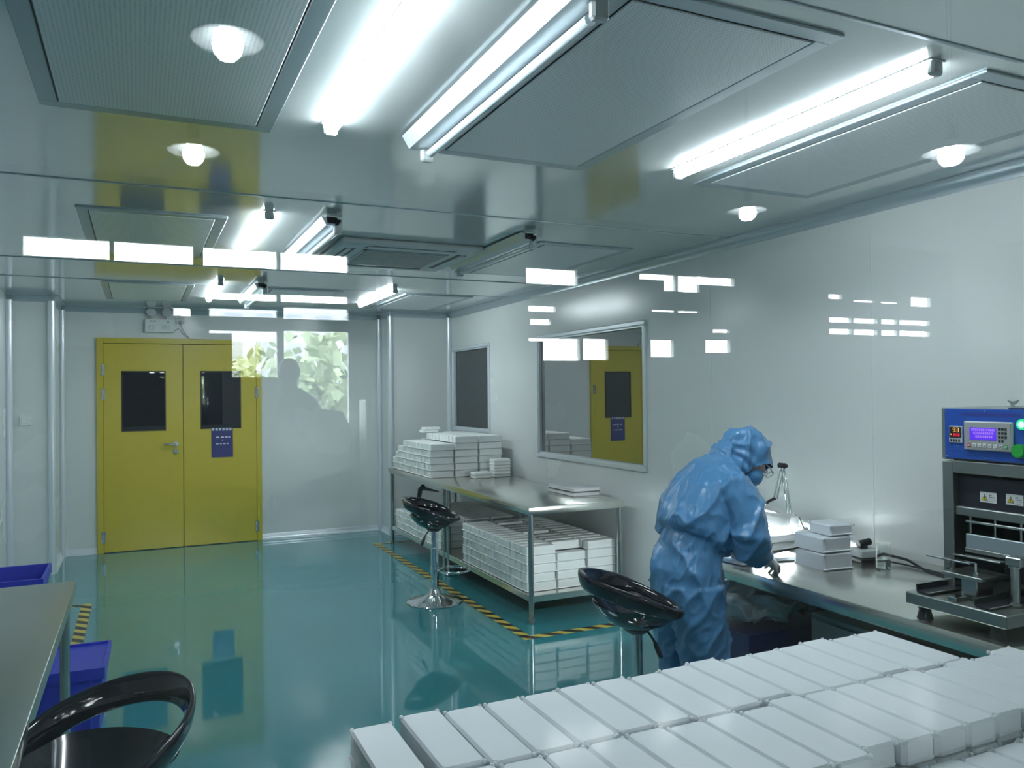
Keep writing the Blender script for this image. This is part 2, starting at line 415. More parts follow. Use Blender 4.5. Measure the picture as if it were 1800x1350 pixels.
# double door
D = struct('door_1', MB(), 'yellow') if False else None
mb = MB(); fy0, fy1 = YB - .035, YB + .08
mb.box((-.383, fy0, 0), (-.325, fy1, 2.138), .003); mb.box((1.132, fy0, 0), (1.182, fy1, 2.138), .003); mb.box((-.325, fy0, 2.085), (1.132, fy1, 2.138), .003)
door = struct('door_1', mb, 'yellow')
def leaf(x0, x1, wx0, wx1, wz0, wz1, hx, hzs):
    y0, y1 = YB - .028, YB + .02
    mb = MB(); mb.box((x0, y0, .008), (wx0, y1, 2.08)); mb.box((wx1, y0, .008), (x1, y1, 2.08)); mb.box((wx0, y0, .008), (wx1, y1, wz0)); mb.box((wx0, y0, wz1), (wx1, y1, 2.08))
    lf = obj('door_leaf', mb, 'yellow', door, smooth=False)
    mb = MB(); g = .014
    for a, b_ in (((wx0, y0 - .004, wz0), (wx1, y0 + .01, wz0 + g)), ((wx0, y0 - .004, wz1 - g), (wx1, y0 + .01, wz1)), ((wx0, y0 - .004, wz0), (wx0 + g, y0 + .01, wz1)), ((wx1 - g, y0 - .004, wz0), (wx1, y0 + .01, wz1))):
        mb.box(a, b_)
    obj('window_bead', mb, 'black', lf)
    obj('door_glass', MB().box((wx0, y0 + .006, wz0), (wx1, y0 + .014, wz1)), 'darkglass', lf)
    for z in hzs:
        mb = MB().cyl((hx, y0 - .012, z - .055), (hx, y0 - .012, z - .002), .011, n=14).cyl((hx, y0 - .012, z + .002), (hx, y0 - .012, z + .055), .011, n=14).box((hx - .02, y0 - .008, z - .055), (hx + .02, y0 - .001, z + .055))
        obj('hinge', mb, 'steel', lf)
    return lf
l1 = leaf(-.322, .406, -.163, .245, 1.20, 1.807, -.328, (1.82, 1.577, .16))
l2 = leaf(.412, 1.129, .574, .975, 1.205, 1.808, 1.135, (1.577, .157))
hy = YB - .028
mb = MB().cyl((.335, hy - .012, 1.06), (.335, hy, 1.06), .028, n=24).cyl((.335, hy - .055, 1.06), (.335, hy, 1.06), .010).tube([(.335, hy - .05, 1.06), (.30, hy - .055, 1.06), (.235, hy - .053, 1.06), (.222, hy - .045, 1.06)], .0095)
obj('lever_handle', mb, 'steel', l1)
obj('lock_rosette', MB().cyl((.335, hy - .010, .985), (.335, hy, .985), .026, n=24).cyl((.335, hy - .016, .985), (.335, hy, .985), .010), 'steel', l1)
obj('threshold', MB().box((-.322, hy + .004, 0), (1.129, hy + .04, .007)), 'black', door)

# poster below the right door window
pz = thing('poster', 'dark blue paper notice taped below the window of the right yellow door leaf', 'poster', (.785, hy - .003, 1.06))
mb = MB().box((-.108, -.0012, -.155), (.106, .0008, .155)); obj('sheet', mb, 'poster', pz)
mb = MB()
for i, (xx, ww) in enumerate(((-.06, .035), (-.015, .04), (.03, .03), (.062, .02))): mb.box((xx, -.0022, .048), (xx + ww * .8, -.0011, .062))
mb.box((-.005, -.0022, .02), (.008, -.0011, .028))
for xx, ww in ((-.06, .03), (-.022, .02), (.008, .03), (.045, .02)): mb.box((xx, -.0022, -.02), (xx + ww * .8, -.0011, -.008))
obj('lettering', mb, 'whiteprint', pz)
mb = MB()
for i in range(6): mb.box((-.10 + i * .034, -.0022, .125), (-.078 + i * .034, -.0011, .150))
obj('picture_strip', mb, 'lgrey', pz)

# ================================================================== CEILING FIXTURES
def filter_panel(name, x0, x1, y0, y1, label, group='ceiling filter panels'):
    cx, cy = (x0 + x1) / 2, (y0 + y1) / 2; a, b_ = (x1 - x0) / 2, (y1 - y0) / 2
    t = thing(name, label, 'ceiling panel', (cx, cy, ZC), 0, group); f = .05; h = .008
    mb = MB()
    for lo, hi in (((-a - f, -b_ - f, -h), (a + f, -b_, 0)), ((-a - f, b_, -h), (a + f, b_ + f, 0)), ((-a - f, -b_, -h), (-a, b_, 0)), ((a, -b_, -h), (a + f, b_, 0))): mb.box(lo, hi, .002)
    obj('frame', mb, 'alu_dark', t)
    obj('gasket', MB().box((-a, -b_, -.003), (a, b_, -.001)), 'black', t)
    obj('diffuser', MB().box((-a + .006, -b_ + .007, -.010), (a - .006, b_ - .007, -.004), .002), 'perf', t)
cols = ((-.22, .36, 'left'), (1.02, 1.58, 'middle'), (2.23, 2.79, 'right'))
rows = ((1.52, 2.755, 'nearest'), (4.30, 5.50, 'second'), (6.98, 8.12, 'farthest'))
for ci, (x0, x1, cn) in enumerate(cols):
    for ri, (y0, y1, rn) in enumerate(rows):
        if ci == 1 and ri == 1: continue
        filter_panel('filter_panel', x0, x1, y0, y1, {0: 'large perforated ceiling filter panel, %s column, in the %s row from the camera', 1: 'framed ceiling filter panel, %s column, in the %s row from the camera', 2: 'flat ceiling filter panel, %s column along the right wall, in the %s row'}[ci] % (cn, rn))

# ceiling cassette air conditioner
ac = thing('air_conditioner', 'square white ceiling cassette air conditioner with a central grille', 'air conditioner', (1.49, 4.96, ZC))
a = .44
obj('panel', MB().box((-a, -a, -.035), (a, a, 0), .012, seg=2), 'lgrey', ac)
mb = MB(); 
for i in range(16): mb.box((-.25, -.25 + i * .0325, -.043), (.25, -.25 + i * .0325 + .02, -.034))
mb.box((-.27, -.27, -.040), (.27, -.25, -.034)); mb.box((-.27, .25, -.040), (.27, .27, -.034)); mb.box((-.27, -.27, -.040), (-.25, .27, -.034)); mb.box((.25, -.27, -.040), (.27, .27, -.034))
obj('intake_grille', mb, 'grey', ac)
for q in range(4):
    mx = Matrix.Rotation(q * PI / 2, 4, 'Z')
    lv = obj('louvre', MB().box((-.27, .345, -.042), (.27, .375, -.035), .003, mx), 'lgrey', ac)
    obj('slot', MB().box((-.28, .322, -.037), (.28, .346, -.0345), 0, mx).box((-.28, .375, -.037), (.28, .384, -.0345), 0, mx), 'black', lv)

def tube_light(x, y0, y1, lit, label):
    t = thing('tube_light', label, 'ceiling light', (x, (y0 + y1) / 2, ZC), 0, 'lit tube lights on the ceiling' if lit else 'unlit tube lights on the ceiling')
    L = (y1 - y0) / 2
    obj('housing', MB().box((-.03, -L, -.004 if lit else -.045), (.03, L, 0), .004), 'white', t)
    if lit:
        obj('tube', MB().prism([(.027 * math.cos(q * PI / 10), -L + .022, -.0045 - .036 * math.sin(q * PI / 10)) for q in range(11)], (0, 2 * L - .044, 0)), 'tube', t)
    else:
        obj('tube', MB().cyl((.030, -L + .05, -.072), (.030, L - .05, -.072), .014, n=16), 'tubeoff', t)
        obj('reflector', MB().prism([(-.055, -L, -.008), (-.03, -L, -.05), (.03, -L, -.05), (.055, -L, -.008)], (0, 2 * L, 0)), 'alu', t)
    for s_ in (-1, 1):
        o = .030 if not lit else 0
        obj('end_cap', MB().box((o - .022, s_ * (L - .012) - .012, -.092 if not lit else -.042), (o + .022, s_ * (L - .012) + .012, -.012 if not lit else -.002), .006), 'lgrey', t)
rowname = ('nearest the camera', 'in the middle of the ceiling', 'farthest from the camera')
for i, (y0, y1) in enumerate(((1.48, 2.66), (4.02, 5.18), (6.60, 7.82))):
    tube_light(.58, y0, y1, True, 'lit tube light between left and middle filter columns, ' + rowname[i])
    tube_light(.885, y0, y1, False, 'unlit tube light beside the middle filter column, ' + rowname[i])
    tube_light(1.99, y0, y1, i != 1, ('lit' if i != 1 else 'unlit') + ' tube light beside the right filter column, ' + rowname[i])

# emergency light above the door with plug and socket
em = thing('emergency_light', 'white twin-head emergency light box mounted above the yellow double door', 'emergency light', (.19, YB, 2.20))
obj('housing', MB().box((-.138, -.06, 0), (.138, 0, .135), .006), 'white', em)
for x in (-.075, .07):
    hd = obj('lamp_head', MB().lathe([(0, 0), (.03, .004), (.046, .02), (.05, .04), (.046, .05)], mx=Matrix.Translation((x, -.02, .19)) @ Matrix.Rotation(1.2, 4, 'X')).cyl((x, -.03, .13), (x, -.03, .165), .012), 'lgrey', em)
    obj('lens', MB().lathe([(0, .052), (.03, .05), (.045, .045)], mx=Matrix.Translation((x, -.02, .19)) @ Matrix.Rotation(1.2, 4, 'X')), 'lgrey', hd)
mb = MB().box((-.09, -.062, .105), (-.065, -.0605, .117)).box((-.055, -.062, .105), (-.035, -.0605, .117)).box((.07, -.062, .10), (.09, -.0605, .115))
for z in (.03, .045, .06, .075): mb.box((.02, -.062, z), (.10, -.0605, z + .004))
mb.lathe([(.022, 0), (.026, 0), (.026, .002), (.022, .002)], mx=Matrix.Translation((-.075, -.0605, .045)) @ Matrix.Rotation(PI / 2, 4, 'X'), n=20)
obj('printing', mb, 'grey', em)
obj('status_led', MB().cyl((.08, -.064, .062), (.08, -.06, .062), .005), 'ledgreen', em)
so = thing('wall_socket', 'white wall socket beside the emergency light above the door', 'socket', (.387, YB, 2.335))
obj('faceplate', MB().box((-.04, -.012, -.04), (.04, 0, .04), .004), 'white', so)
obj('slots', MB().box((-.014, -.0135, .008), (-.010, -.0115, .022)).box((.010, -.0135, .008), (.014, -.0115, .022)), 'black', so)
pg = MB().box((.375, YB - .045, 2.285), (.40, YB - .012, 2.325), .005)
pts = [(.388, YB - .035, 2.285)] + [(.388 + .03 * math.sin(q / 3) + .045 * (1 - math.cos(q / 12 * 2 * PI)) * .6, YB - .04, 2.285 - .14 * math.sin(q / 12 * PI) + .0) for q in range(1, 12)] + [(.335, YB - .03, 2.22)]
pg.tube(pts, .0035, n=8)
tag(obj('power_plug', pg, 'grey'), 'grey plug with a looping cord hanging from the socket above the door', 'plug')

# wall switches
sw = thing('light_switch', 'square white light switch on the far left wall pier', 'switch', (-.90, YPL, 1.352))
obj('faceplate', MB().box((-.045, -.012, -.045), (.045, 0, .045), .004), 'white', sw)
obj('rocker', MB().box((-.03, -.015, -.03), (.03, -.011, .03), .002), 'white', sw)
for x in (-.037, .037): obj('screw', MB().cyl((x, -.014, 0), (x, -.011, 0), .003), 'grey', sw)
struct('trim_30', MB().box((XN0, YPL + .04, .06), (XN0 + .012, YPL + .16, .62), .003), 'lgrey')

# ================================================================== FLOOR TAPES
mb = MB(); z1 = .0015
mb.box((2.175, 4.52, 0), (2.245, 8.13, z1)); mb.box((2.245, 4.52, 0), (3.14, 4.59, z1)); mb.box((2.245, 8.06, 0), (2.60, 8.13, z1))
tag(obj('hazard_tape', mb, 'hazard', smooth=False), 'black and yellow striped floor tape around the long steel table on the right', 'tape')
mb = MB(); mb.box((-.40, 4.9, 0), (-.33, 6.80, z1)); mb.box((-1.0, 6.73, 0), (-.40, 6.80, z1))
tag(obj('hazard_tape', mb, 'hazard', smooth=False), 'short black and yellow floor tape beside the blue crate at the left table', 'tape')

# ================================================================== TABLES
def steel_table(name, label, x0, x1, y0, y1, h, legs, shelf=None, lip=.05, topmat='steel_top', cat='table'):
    t = thing(name, label, cat, ((x0 + x1) / 2, (y0 + y1) / 2, 0)); a, b_ = (x1 - x0) / 2, (y1 - y0) / 2
    obj('tabletop', MB().box((-a, -b_, h - lip), (a, b_, h), .004, seg=2), topmat, t)
    cx, cy = (x0 + x1) / 2, (y0 + y1) / 2
    for lx, ly in legs:
        lg = obj('leg', MB().cyl((lx - cx, ly - cy, .03), (lx - cx, ly - cy, h - lip), .019, n=18), 'steel', t)
        obj('foot', MB().lathe([(0, 0), (.018, 0), (.022, .006), (.021, .03), (0, .032)], (lx - cx, ly - cy, 0), 16), 'steel_dark', lg)
    if shelf:
        z = shelf
        obj('shelf', MB().box((-a + .02, -b_ + .02, z - .045), (a - .02, b_ - .02, z), .003), topmat, t)
    return t
steel_table('steel_table', 'long two-tier stainless steel table along the right wall stacked with white trays', 2.344, 3.10, 4.79, 8.11, .78,
            ((2.372, 4.82), (3.07, 4.82), (2.372, 6.40), (2.372, 6.50), (3.07, 6.42), (2.372, 8.07), (3.07, 8.07)), .185)
steel_table('work_bench', 'stainless steel work bench against the right wall where the worker stands', 2.32, 3.14, 1.50, 3.33, .78,
            ((2.36, 1.54), (3.08, 1.54), (2.86, 2.75), (2.42, 3.28), (3.08, 3.28)), None, .056)
steel_table('steel_table', 'bare stainless steel table at the left edge, in front of the blue crates', -1.55, -.245, 1.955, 3.83, .78,
            ((-.285, 3.78), (-1.5, 3.78), (-.285, 2.00), (-1.5, 2.0)), None, .05, 'steel_grey')
steel_table('tray_table', 'low steel table carrying the nearest rows of white trays', .28, 2.02, .62, 1.60, .78,
            ((.34, .68), (.34, 1.54), (1.96, .68), (1.96, 1.54)), None, .04)

# cabinet under the bench
cb = thing('under_bench_cabinet', 'dark grey steel cabinet under the work bench behind the foreground trays', 'cabinet', (2.72, 1.98, 0))
obj('body', MB().box((-.30, -.42, .06), (.36, .42, .66), .004), 'steel_dark', cb)
obj('door', MB().box((-.312, -.40, .08), (-.302, -.005, .64), .003), 'steel_dark', cb)
d2 = obj('door', MB().box((-.312, .005, .08), (-.302, .40, .64), .003), 'steel_dark', cb)
obj('handle', MB().tube([(-.314, .05, .38), (-.335, .05, .39), (-.335, .05, .49), (-.314, .05, .50)], .005), 'steel', d2)
obj('plinth', MB().box((-.27, -.40, 0), (.34, .40, .06)), 'darkbox', cb)

# ================================================================== TRAYS
def tray_mesh(name, lx, ly, h, seed=0, nub=True, flange=.002):
    """shallow frosted tray seen closed side up: body, flange, ridge and moulded nubs at the corners"""
    rnd = random.Random(seed); mb = MB(); a, b_ = lx / 2, ly / 2
    if nub:
        c_ = .009; A, B = a - flange, b_ - flange
        for z0, z1, sh in ((0, h - .006, 0), (h - .006, h, .004)):
            b = bmesh.new(); pl = [(-A + c_, -B), (A - c_, -B), (A, -B + c_), (A, B - c_), (A - c_, B), (-A + c_, B), (-A, B - c_), (-A, -B + c_)]
            lo = [b.verts.new((x, y, z0)) for x, y in pl]; hi = [b.verts.new((x * (1 - sh / A), y * (1 - sh / B), z1)) for x, y in pl]
            b.faces.new(lo[::-1]); b.faces.new(hi)
            for i in range(8): b.faces.new((lo[i], lo[(i + 1) % 8], hi[(i + 1) % 8], hi[i]))
            mb._merge(b)
    else: mb.box((-a + flange, -b_ + flange, 0), (a - flange, b_ - flange, h), .007, seg=3)
    mb.box((-a + (.008 if nub else 0), -b_, .002), (a - (.008 if nub else 0), b_, .008), .002)
    if nub:
        for sx in (-1, 1):
            for sy in (-1, 1):
                mb.sphere((sx * (a - .006), sy * (b_ - .004), h - .004), .0055, 8, (1, 1, 1.0))
    return mb.mesh(name, True, 30)
# foreground trays, long axis away from the camera
TR = [tray_mesh('foam_tray', .0908, .266, .048, q) for q in range(3)]
for m_ in TR: m_.materials.append(M['tray'])
rowdef = (('far', 1.468, .395, 16, 2), ('middle', 1.196, .40, 18, 2), ('near', .925, .44, 17, 1))
rr = random.Random(3)
for rn, yc, x0, n, layers in rowdef:
    for i in range(n):
        for L in range(layers):
            if rn == 'near' and i > 16: continue
            x = x0 + .044 + i * .0912 + (-.018 if (rn == 'far' and i == 0) else 0)
            o = bpy.data.objects.new('foam_tray', TR[(i * 5 + L) % 3]); C.objects.link(o)
            o.location = (x + rr.uniform(-.0004, .0004), yc + rr.uniform(-.008, .008) + (.012 if i % 4 == 1 else 0), .78 + L * .0505)
            o.rotation_euler = (0, 0, rr.uniform(-.006, .006))
            lay = ('top layer' if L == layers - 1 else 'lower layer') if layers == 2 else 'single layer'
            tag(o, 'white foam tray, %s from the left, %s row, %s, on the foreground table' % (ORD[i], rn, lay), 'tray', 'white trays on the foreground table')

# piles on the long table: shell of visible trays in every pile
def pile(where, y0, n, zb, heights, front_cut, seedv, ty='table', x0=2.375, nx=3, dx=.238, mesh=None, dy=.0925, h=.062):
    rnd = random.Random(seedv)
    me = mesh
    for j in range(n):                     # along the table
        H = heights(j)
        for i in range(nx):                # from the aisle edge to the wall
            Hi = H if isinstance(H, int) else H[i]
            for L in range(Hi):
                top = L >= Hi - 1
                nb = heights(j - 1) if j else None
                nbh = 0 if nb is None else (nb if isinstance(nb, int) else nb[i])
                if not (top or i == 0 or j == 0 or L >= nbh): continue
                o = bpy.data.objects.new('parts_tray', me); C.objects.link(o)
                o.location = (x0 + dx / 2 + i * (dx + .002) + rnd.uniform(-.004, .004), y0 + dy / 2 + j * dy + rnd.uniform(-.003, .003), zb + L * h)
                o.rotation_euler = (0, 0, rnd.uniform(-.015, .015))
                col = ('aisle column', 'centre column', 'wall column')[i]
                tag(o, 'white tray in %s, %s layer up, %s from near end, %s' % (where, ORD[L], ORD[j], col), 'tray', 'white trays in ' + where)
PT = tray_mesh('parts_tray', .236, .089, .060, 11, nub=False, flange=.006); PT.materials.append(M['tray_b'])
pile('the left shelf pile', 6.60, 15, .185, lambda j: (4, 4, 4) if j < 12 else (3, 3, 3), 0, 1, mesh=PT)
pile('the right shelf pile', 4.90, 13, .185, lambda j: (5, 5, 5) if j % 5 else (5, 4, 5), 0, 2, mesh=PT)
def hts(j):
    if j < 9: return (5, 6, 6)
    if j < 11: return (4, 5, 6)
    if j < 12: return (3, 4, 5)
    return (2, 3, 3)
pile('the tabletop pile', 6.86, 13, .78, hts, 0, 3, mesh=PT)
def small_tray(x, y, z, label, group, rz=0.0):
    o = bpy.data.objects.new('parts_tray', PT); C.objects.link(o); o.location = (x, y, z); o.rotation_euler = (0, 0, rz)
    tag(o, label, 'tray', group)
for q in range(3): small_tray(2.74, 6.78 - .0, .78 + q * .030 if False else .78 + q * .0, '', '') if False else None
PS = tray_mesh('flat_tray', .17, .12, .026, 5, nub=False, flange=.004); PS.materials.append(M['tray_b'])
def flat(x, y, z, label, group, rz=0.0, me=None):
    o = bpy.data.objects.new('flat_tray', me or PS); C.objects.link(o); o.location = (x, y, z); o.rotation_euler = (0, 0, rz)
    tag(o, label, 'tray', group)
for q in range(6): flat(3.00, 6.72, .78 + q * .0275, 'flat white tray in the tall small stack near the wall, %s from the bottom' % ORD[q], 'tall small stack on the long table', .03 * math.sin(q * 2))
for q in range(2): flat(2.80, 6.70, .78 + q * .0275, 'flat white tray in the low stack beside the tabletop pile, %s from the bottom' % ORD[q], 'low stack on the long table', .03 * q)
for q in range(2): flat(2.66 + .02 * q, 7.72, 1.155 + q * .0275, 'flat white tray lying on top of the tabletop pile, %s from the bottom' % ORD[q], 'trays on top of the pile', .05 * q)
BT = tray_mesh('flat_tray', .23, .40, .028, 6, nub=False, flange=.006); BT.materials.append(M['white'])
flat(2.985, 5.32, .78, 'clear lower tray below a dark line on the bare end of the long table', 'two wide trays on the long table', 0, BT)
flat(2.985, 5.32, .812, 'wide white lid tray on top of another at the bare end of the long table', 'two wide trays on the long table', .02, BT)
tag(obj('dark_strip', MB().box((2.872, 5.122, .8085), (3.098, 5.518, .812)), 'print'), 'thin dark strip between the two wide trays on the long table', 'sheet')  # dark line between the stacked trays, built as a thin black slab

# ================================================================== STOOLS
def make_stool(label, dz=0.0, lever=0.0):
    t = thing('bar_stool', label, 'stool', (0, 0, 0), 0, 'black bar stools')
    ZB, ZF = .540 + dz, .605 + dz                                       # underside of the bowl, front rim
    def kk(a): return (1 + math.sin(a)) / 2                   # a = PI/2 is the back
    b = bmesh.new(); N = 64; nr = 16; rings = []
    for i in range(N):
        a = 2 * PI * i / N; k = kk(a)
        p = Vector((.200 * math.cos(a), .178 * math.sin(a) + .048 * k ** 3, ZF + .136 * k))
        hh = .018 + .019 * min(1, k * 1.8); th = .011 + .004 * (1 - k)
        out = Vector((math.cos(a), math.sin(a), .10)).normalized(); upv = Vector((.22 * math.cos(a), .22 * math.sin(a), 1)).normalized()
        rings.append([b.verts.new(p + upv * hh * math.cos(2 * PI * q / nr) + out * th * math.sin(2 * PI * q / nr)) for q in range(nr)])
    for i in range(N):
        A, B = rings[i], rings[(i + 1) % N]
        for q in range(nr): b.faces.new((A[q], A[(q + 1) % nr], B[(q + 1) % nr], B[q]))
    bmesh.ops.recalc_face_normals(b, faces=b.faces)
    m1 = MB(); m1._merge(b); obj('backrest', m1, 'gloss', t, ang=80)
    b = bmesh.new(); NR = 14; N = 56; G = []
    for L in range(2):
        lay = []
        for r_ in range(NR + 1):
            f_ = r_ / NR; ring = []
            for i in range(N):
                a = 2 * PI * i / N; k = kk(a)
                ez = ZF + (.140 * k if k < .38 else .0532 - (k - .38) * .012) - .002
                ex, ey = .197 * math.cos(a), .172 * math.sin(a) + (.008 * k)
                zb = ZB + .014
                z = zb + (ez - zb) * f_ ** 2.3 - (.013 if L else 0) * (1 - f_ ** 8)
                g_ = f_ * (1 if not L else 1 + .02 * f_ * (1 - f_))
                ring.append(b.verts.new((ex * g_, ey * g_, z)))
            lay.append(ring)
        G.append(lay)
    for L in range(2):
        for r_ in range(NR):
            for i in range(N):
                j = (i + 1) % N; q = (G[L][r_][i], G[L][r_][j], G[L][r_ + 1][j], G[L][r_ + 1][i])
                b.faces.new(q if L == 0 else q[::-1])
    for i in range(N):
        j = (i + 1) % N; b.faces.new((G[0][NR][i], G[0][NR][j], G[1][NR][j], G[1][NR][i]))
    bmesh.ops.remove_doubles(b, verts=b.verts, dist=1e-5)
    bmesh.ops.recalc_face_normals(b, faces=b.faces)
    m2 = MB(); m2._merge(b); obj('seat', m2, 'gloss', t, ang=80)
    zs = ZB + .105
    obj('seat_plate', MB().lathe([(0, ZB - .02), (.034, ZB - .018), (.05, ZB - .006), (.06, ZB + .004), (0, ZB + .004)], n=24), 'darkbox', t)
    p = obj('pole', MB().cyl((0, 0, .05), (0, 0, .40), .029, n=24).cyl((0, 0, .38), (0, 0, ZB - .015), .022, n=24).cyl((0, 0, .385), (0, 0, .40), .033, n=24), 'chrome', t)
    obj('foot_ring', MB().tube([(.0, -.03, .235)] + [(.115 * math.sin(2 * PI * q / 24), -.145 + .115 * math.cos(2 * PI * q / 24), .235) for q in range(1, 24)] + [(.0, -.03, .235)], .009, n=10).cyl((0, 0, .215), (0, 0, .255), .035, n=20), 'chrome', t)
    obj('base', MB().lathe([(0, 0), (.205, 0), (.21, .004), (.205, .010), (.16, .020), (.10, .032), (.055, .052), (.036, .085), (.031, .10), (0, .10)], n=48), 'chrome', t)
    lr = Matrix.Rotation(math.radians(lever), 4, 'Z')
    lv = obj('height_lever', MB().tube([(.02, .0, ZB - .008), (.045, .0, ZB - .015), (.06, .0, ZB - .035), (.075, .0, ZB - .06)], .005, n=8), 'black', t)
    obj('paddle', MB().loft([((.072, 0, ZB - .055), .008, .007), ((.080, 0, ZB - .075), .017, .010), ((.092, 0, ZB - .105), .020, .011), ((.097, 0, ZB - .115), .012, .008)], 14), 'black', lv)
    lv.matrix_local = lr
    return t
st = make_stool('glossy black bar stool with chrome base beside the long steel table', 0, 110)
st.location = (1.985, 5.66, 0); st.rotation_euler = (0, 0, math.radians(62)); st.scale = (1, 1, 1)
s2 = make_stool('glossy black bar stool standing right behind the worker in blue', .160, -97)
s2.location = (1.69, 2.54, 0); s2.rotation_euler = (0, 0, math.radians(72)); s2.scale = (.92, .92, .94)
s3 = make_stool('glossy black bar stool at the lower left corner by the bare table', .065)
s3.location = (-.105, 2.09, 0); s3.rotation_euler = (0, 0, math.radians(-50))

mb = MB().tube([(2.40, 7.28, .436), (2.40, 7.27, .56), (2.405, 7.24, .645), (2.42, 7.20, .675)], .022, n=14, rads=[.018, .020, .024, .022]).tube([(2.41, 7.235, .655), (2.45, 7.12, .650), (2.50, 7.00, .640)], .014, n=12, rads=[.022, .014, .006])
tag(obj('angled_arm', mb, 'gloss'), 'black angled plastic arm standing on the left shelf pile under the long table', 'arm')

# ================================================================== CRATES
def crate(label, loc, sx, sy, h, rz=0.0, lid=False, m='crate', cut=None):
    t = thing('storage_crate', label, 'crate', loc, rz)
    a, b_ = sx / 2, sy / 2; tp = .03
    b = bmesh.new()
    def ring(x, y, z): return [b.verts.new(p) for p in ((-x, -y, z), (x, -y, z), (x, y, z), (-x, y, z))]
    rs = [ring(a - tp, b_ - tp, 0), ring(a - .012, b_ - .012, h - .05), ring(a, b_, h - .05), ring(a, b_, h), ring(a - .012, b_ - .012, h), ring(a - tp - .006, b_ - tp - .006, .008)]
    for A, B in zip(rs, rs[1:]):
        for i in range(4): b.faces.new((A[i], A[(i + 1) % 4], B[(i + 1) % 4], B[i]))
    b.faces.new(rs[0][::-1]); b.faces.new(rs[-1])
    bmesh.ops.recalc_face_normals(b, faces=b.faces)
    mb = MB(); mb._merge(b)
    for i in range(5):
        x = -a + tp + .03 + i * (sx - .12) / 4; mb.box((x - .006, -b_ + .004, .02), (x + .006, -b_ + .02, h - .05)); mb.box((x - .006, b_ - .02, .02), (x + .006, b_ - .004, h - .05))
    obj('body', mb, m, t, smooth=False)
    if lid: obj('lid', MB().box((-a + .013, -b_ + .013, h - .022), (a - .013, b_ - .013, h - .010), .003), m, t)
    else: obj('carton_liner', MB().box((-a + .03, -b_ + .03, h * .30), (a - .03, b_ - .03, h * .33)), m, t) if False else None
    return t
crate('blue plastic crate with flat lid on the floor beside the left table leg', (-.40, 4.26, 0), .52, .44, .34, -.03, True)
crate('open blue plastic crate standing behind the bare left table', (-.78, 5.05, 0), .62, .42, .34, 0.0, False)
crate('open blue crate stacked on top behind the bare left table, upper one', (-.78, 5.05, .345), .64, .44, .26, 0.0, False)
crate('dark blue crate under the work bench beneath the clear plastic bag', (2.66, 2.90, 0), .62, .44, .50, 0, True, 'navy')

# crumpled plastic bag on the dark crate
def crumple(mb_obj, amt, sc, seed=0):
    for v in mb_obj.vertices:
        p = v.co * sc + Vector((seed, 0, 0)); n = noise.noise_vector(p) + .5 * noise.noise_vector(p * 2.3)
        v.co += n * amt
mb = MB(); b = bmesh.new(); bmesh.ops.create_icosphere(b, subdivisions=5, radius=1)
for v in b.verts: v.co = Vector((v.co.x * .29, v.co.y * .19, max(-.03, v.co.z * .11)))
mb._merge(b); me = mb.mesh('plastic_bag', True, 20); crumple(me, .040, 9); crumple(me, .010, 38, 5)
mn = min(v.co.z for v in me.vertices)
bo = obj('plastic_bag', me, 'bag'); bo.location = (2.62, 2.90, .492 - mn)
tag(bo, 'crumpled clear plastic bag lying on the dark blue crate under the bench', 'bag')

# ================================================================== BENCH OBJECTS
def bench_box(n, loc, rz, lab, h=.052, sx=.20, sy=.25):
    me = tray_mesh('white_box', sx, sy, h, n, nub=True, flange=.006); me.materials.append(M['tray'])
    o = bpy.data.objects.new('white_box', me); C.objects.link(o); o.location = loc; o.rotation_euler = (0, 0, rz)
    tag(o, lab, 'box', 'white boxes stacked on the bench')
bench_box(1, (2.70, 2.60, .78), -.10, 'bottom white box of the stack beside the magnifier lamp', .070, .165, .20)
bench_box(2, (2.70, 2.605, .854), -.06, 'middle white box of the stack beside the magnifier lamp', .064, .165, .20)
bench_box(3, (2.73, 2.585, .922), -.12, 'top white box of the stack beside the magnifier lamp, smaller than those below', .046, .13, .15)
def ftray(n, loc, rz, lab, sx, sy, h):
    me = tray_mesh('white_tray', sx, sy, h, n, nub=False, flange=.008); me.materials.append(M['white'])
    o = bpy.data.objects.new('white_tray', me); C.objects.link(o); o.location = loc; o.rotation_euler = (0, 0, rz)
    tag(o, lab, 'tray', 'white trays under the magnifier lamp')
ftray(1, (2.72, 3.06, .78), .05, 'brightly lit white tray at the bottom under the magnifier lamp', .36, .26, .035)
ftray(2, (2.72, 3.06, .8175), -.03, 'brightly lit white tray on top of another under the magnifier lamp', .35, .25, .035)
ftray(4, (2.45, 2.85, .78), .1, 'low white work tray on the bench beyond the gloved hands', .17, .20, .02)
ftray(5, (2.66, 2.80, .78), -.15, 'small white work tray on the bench between gloved hand and white boxes', .16, .14, .016)
tw = MB().tube([(2.57, 2.60, .822), (2.60, 2.68, .826), (2.64, 2.79, .829)], .0028, n=8)
tag(obj('work_stick', MB().cyl((2.56, 2.79, .806), (2.64, 2.665, .856), .003, n=8), 'black'), 'thin black stick leaning on the stack of white boxes', 'tool')

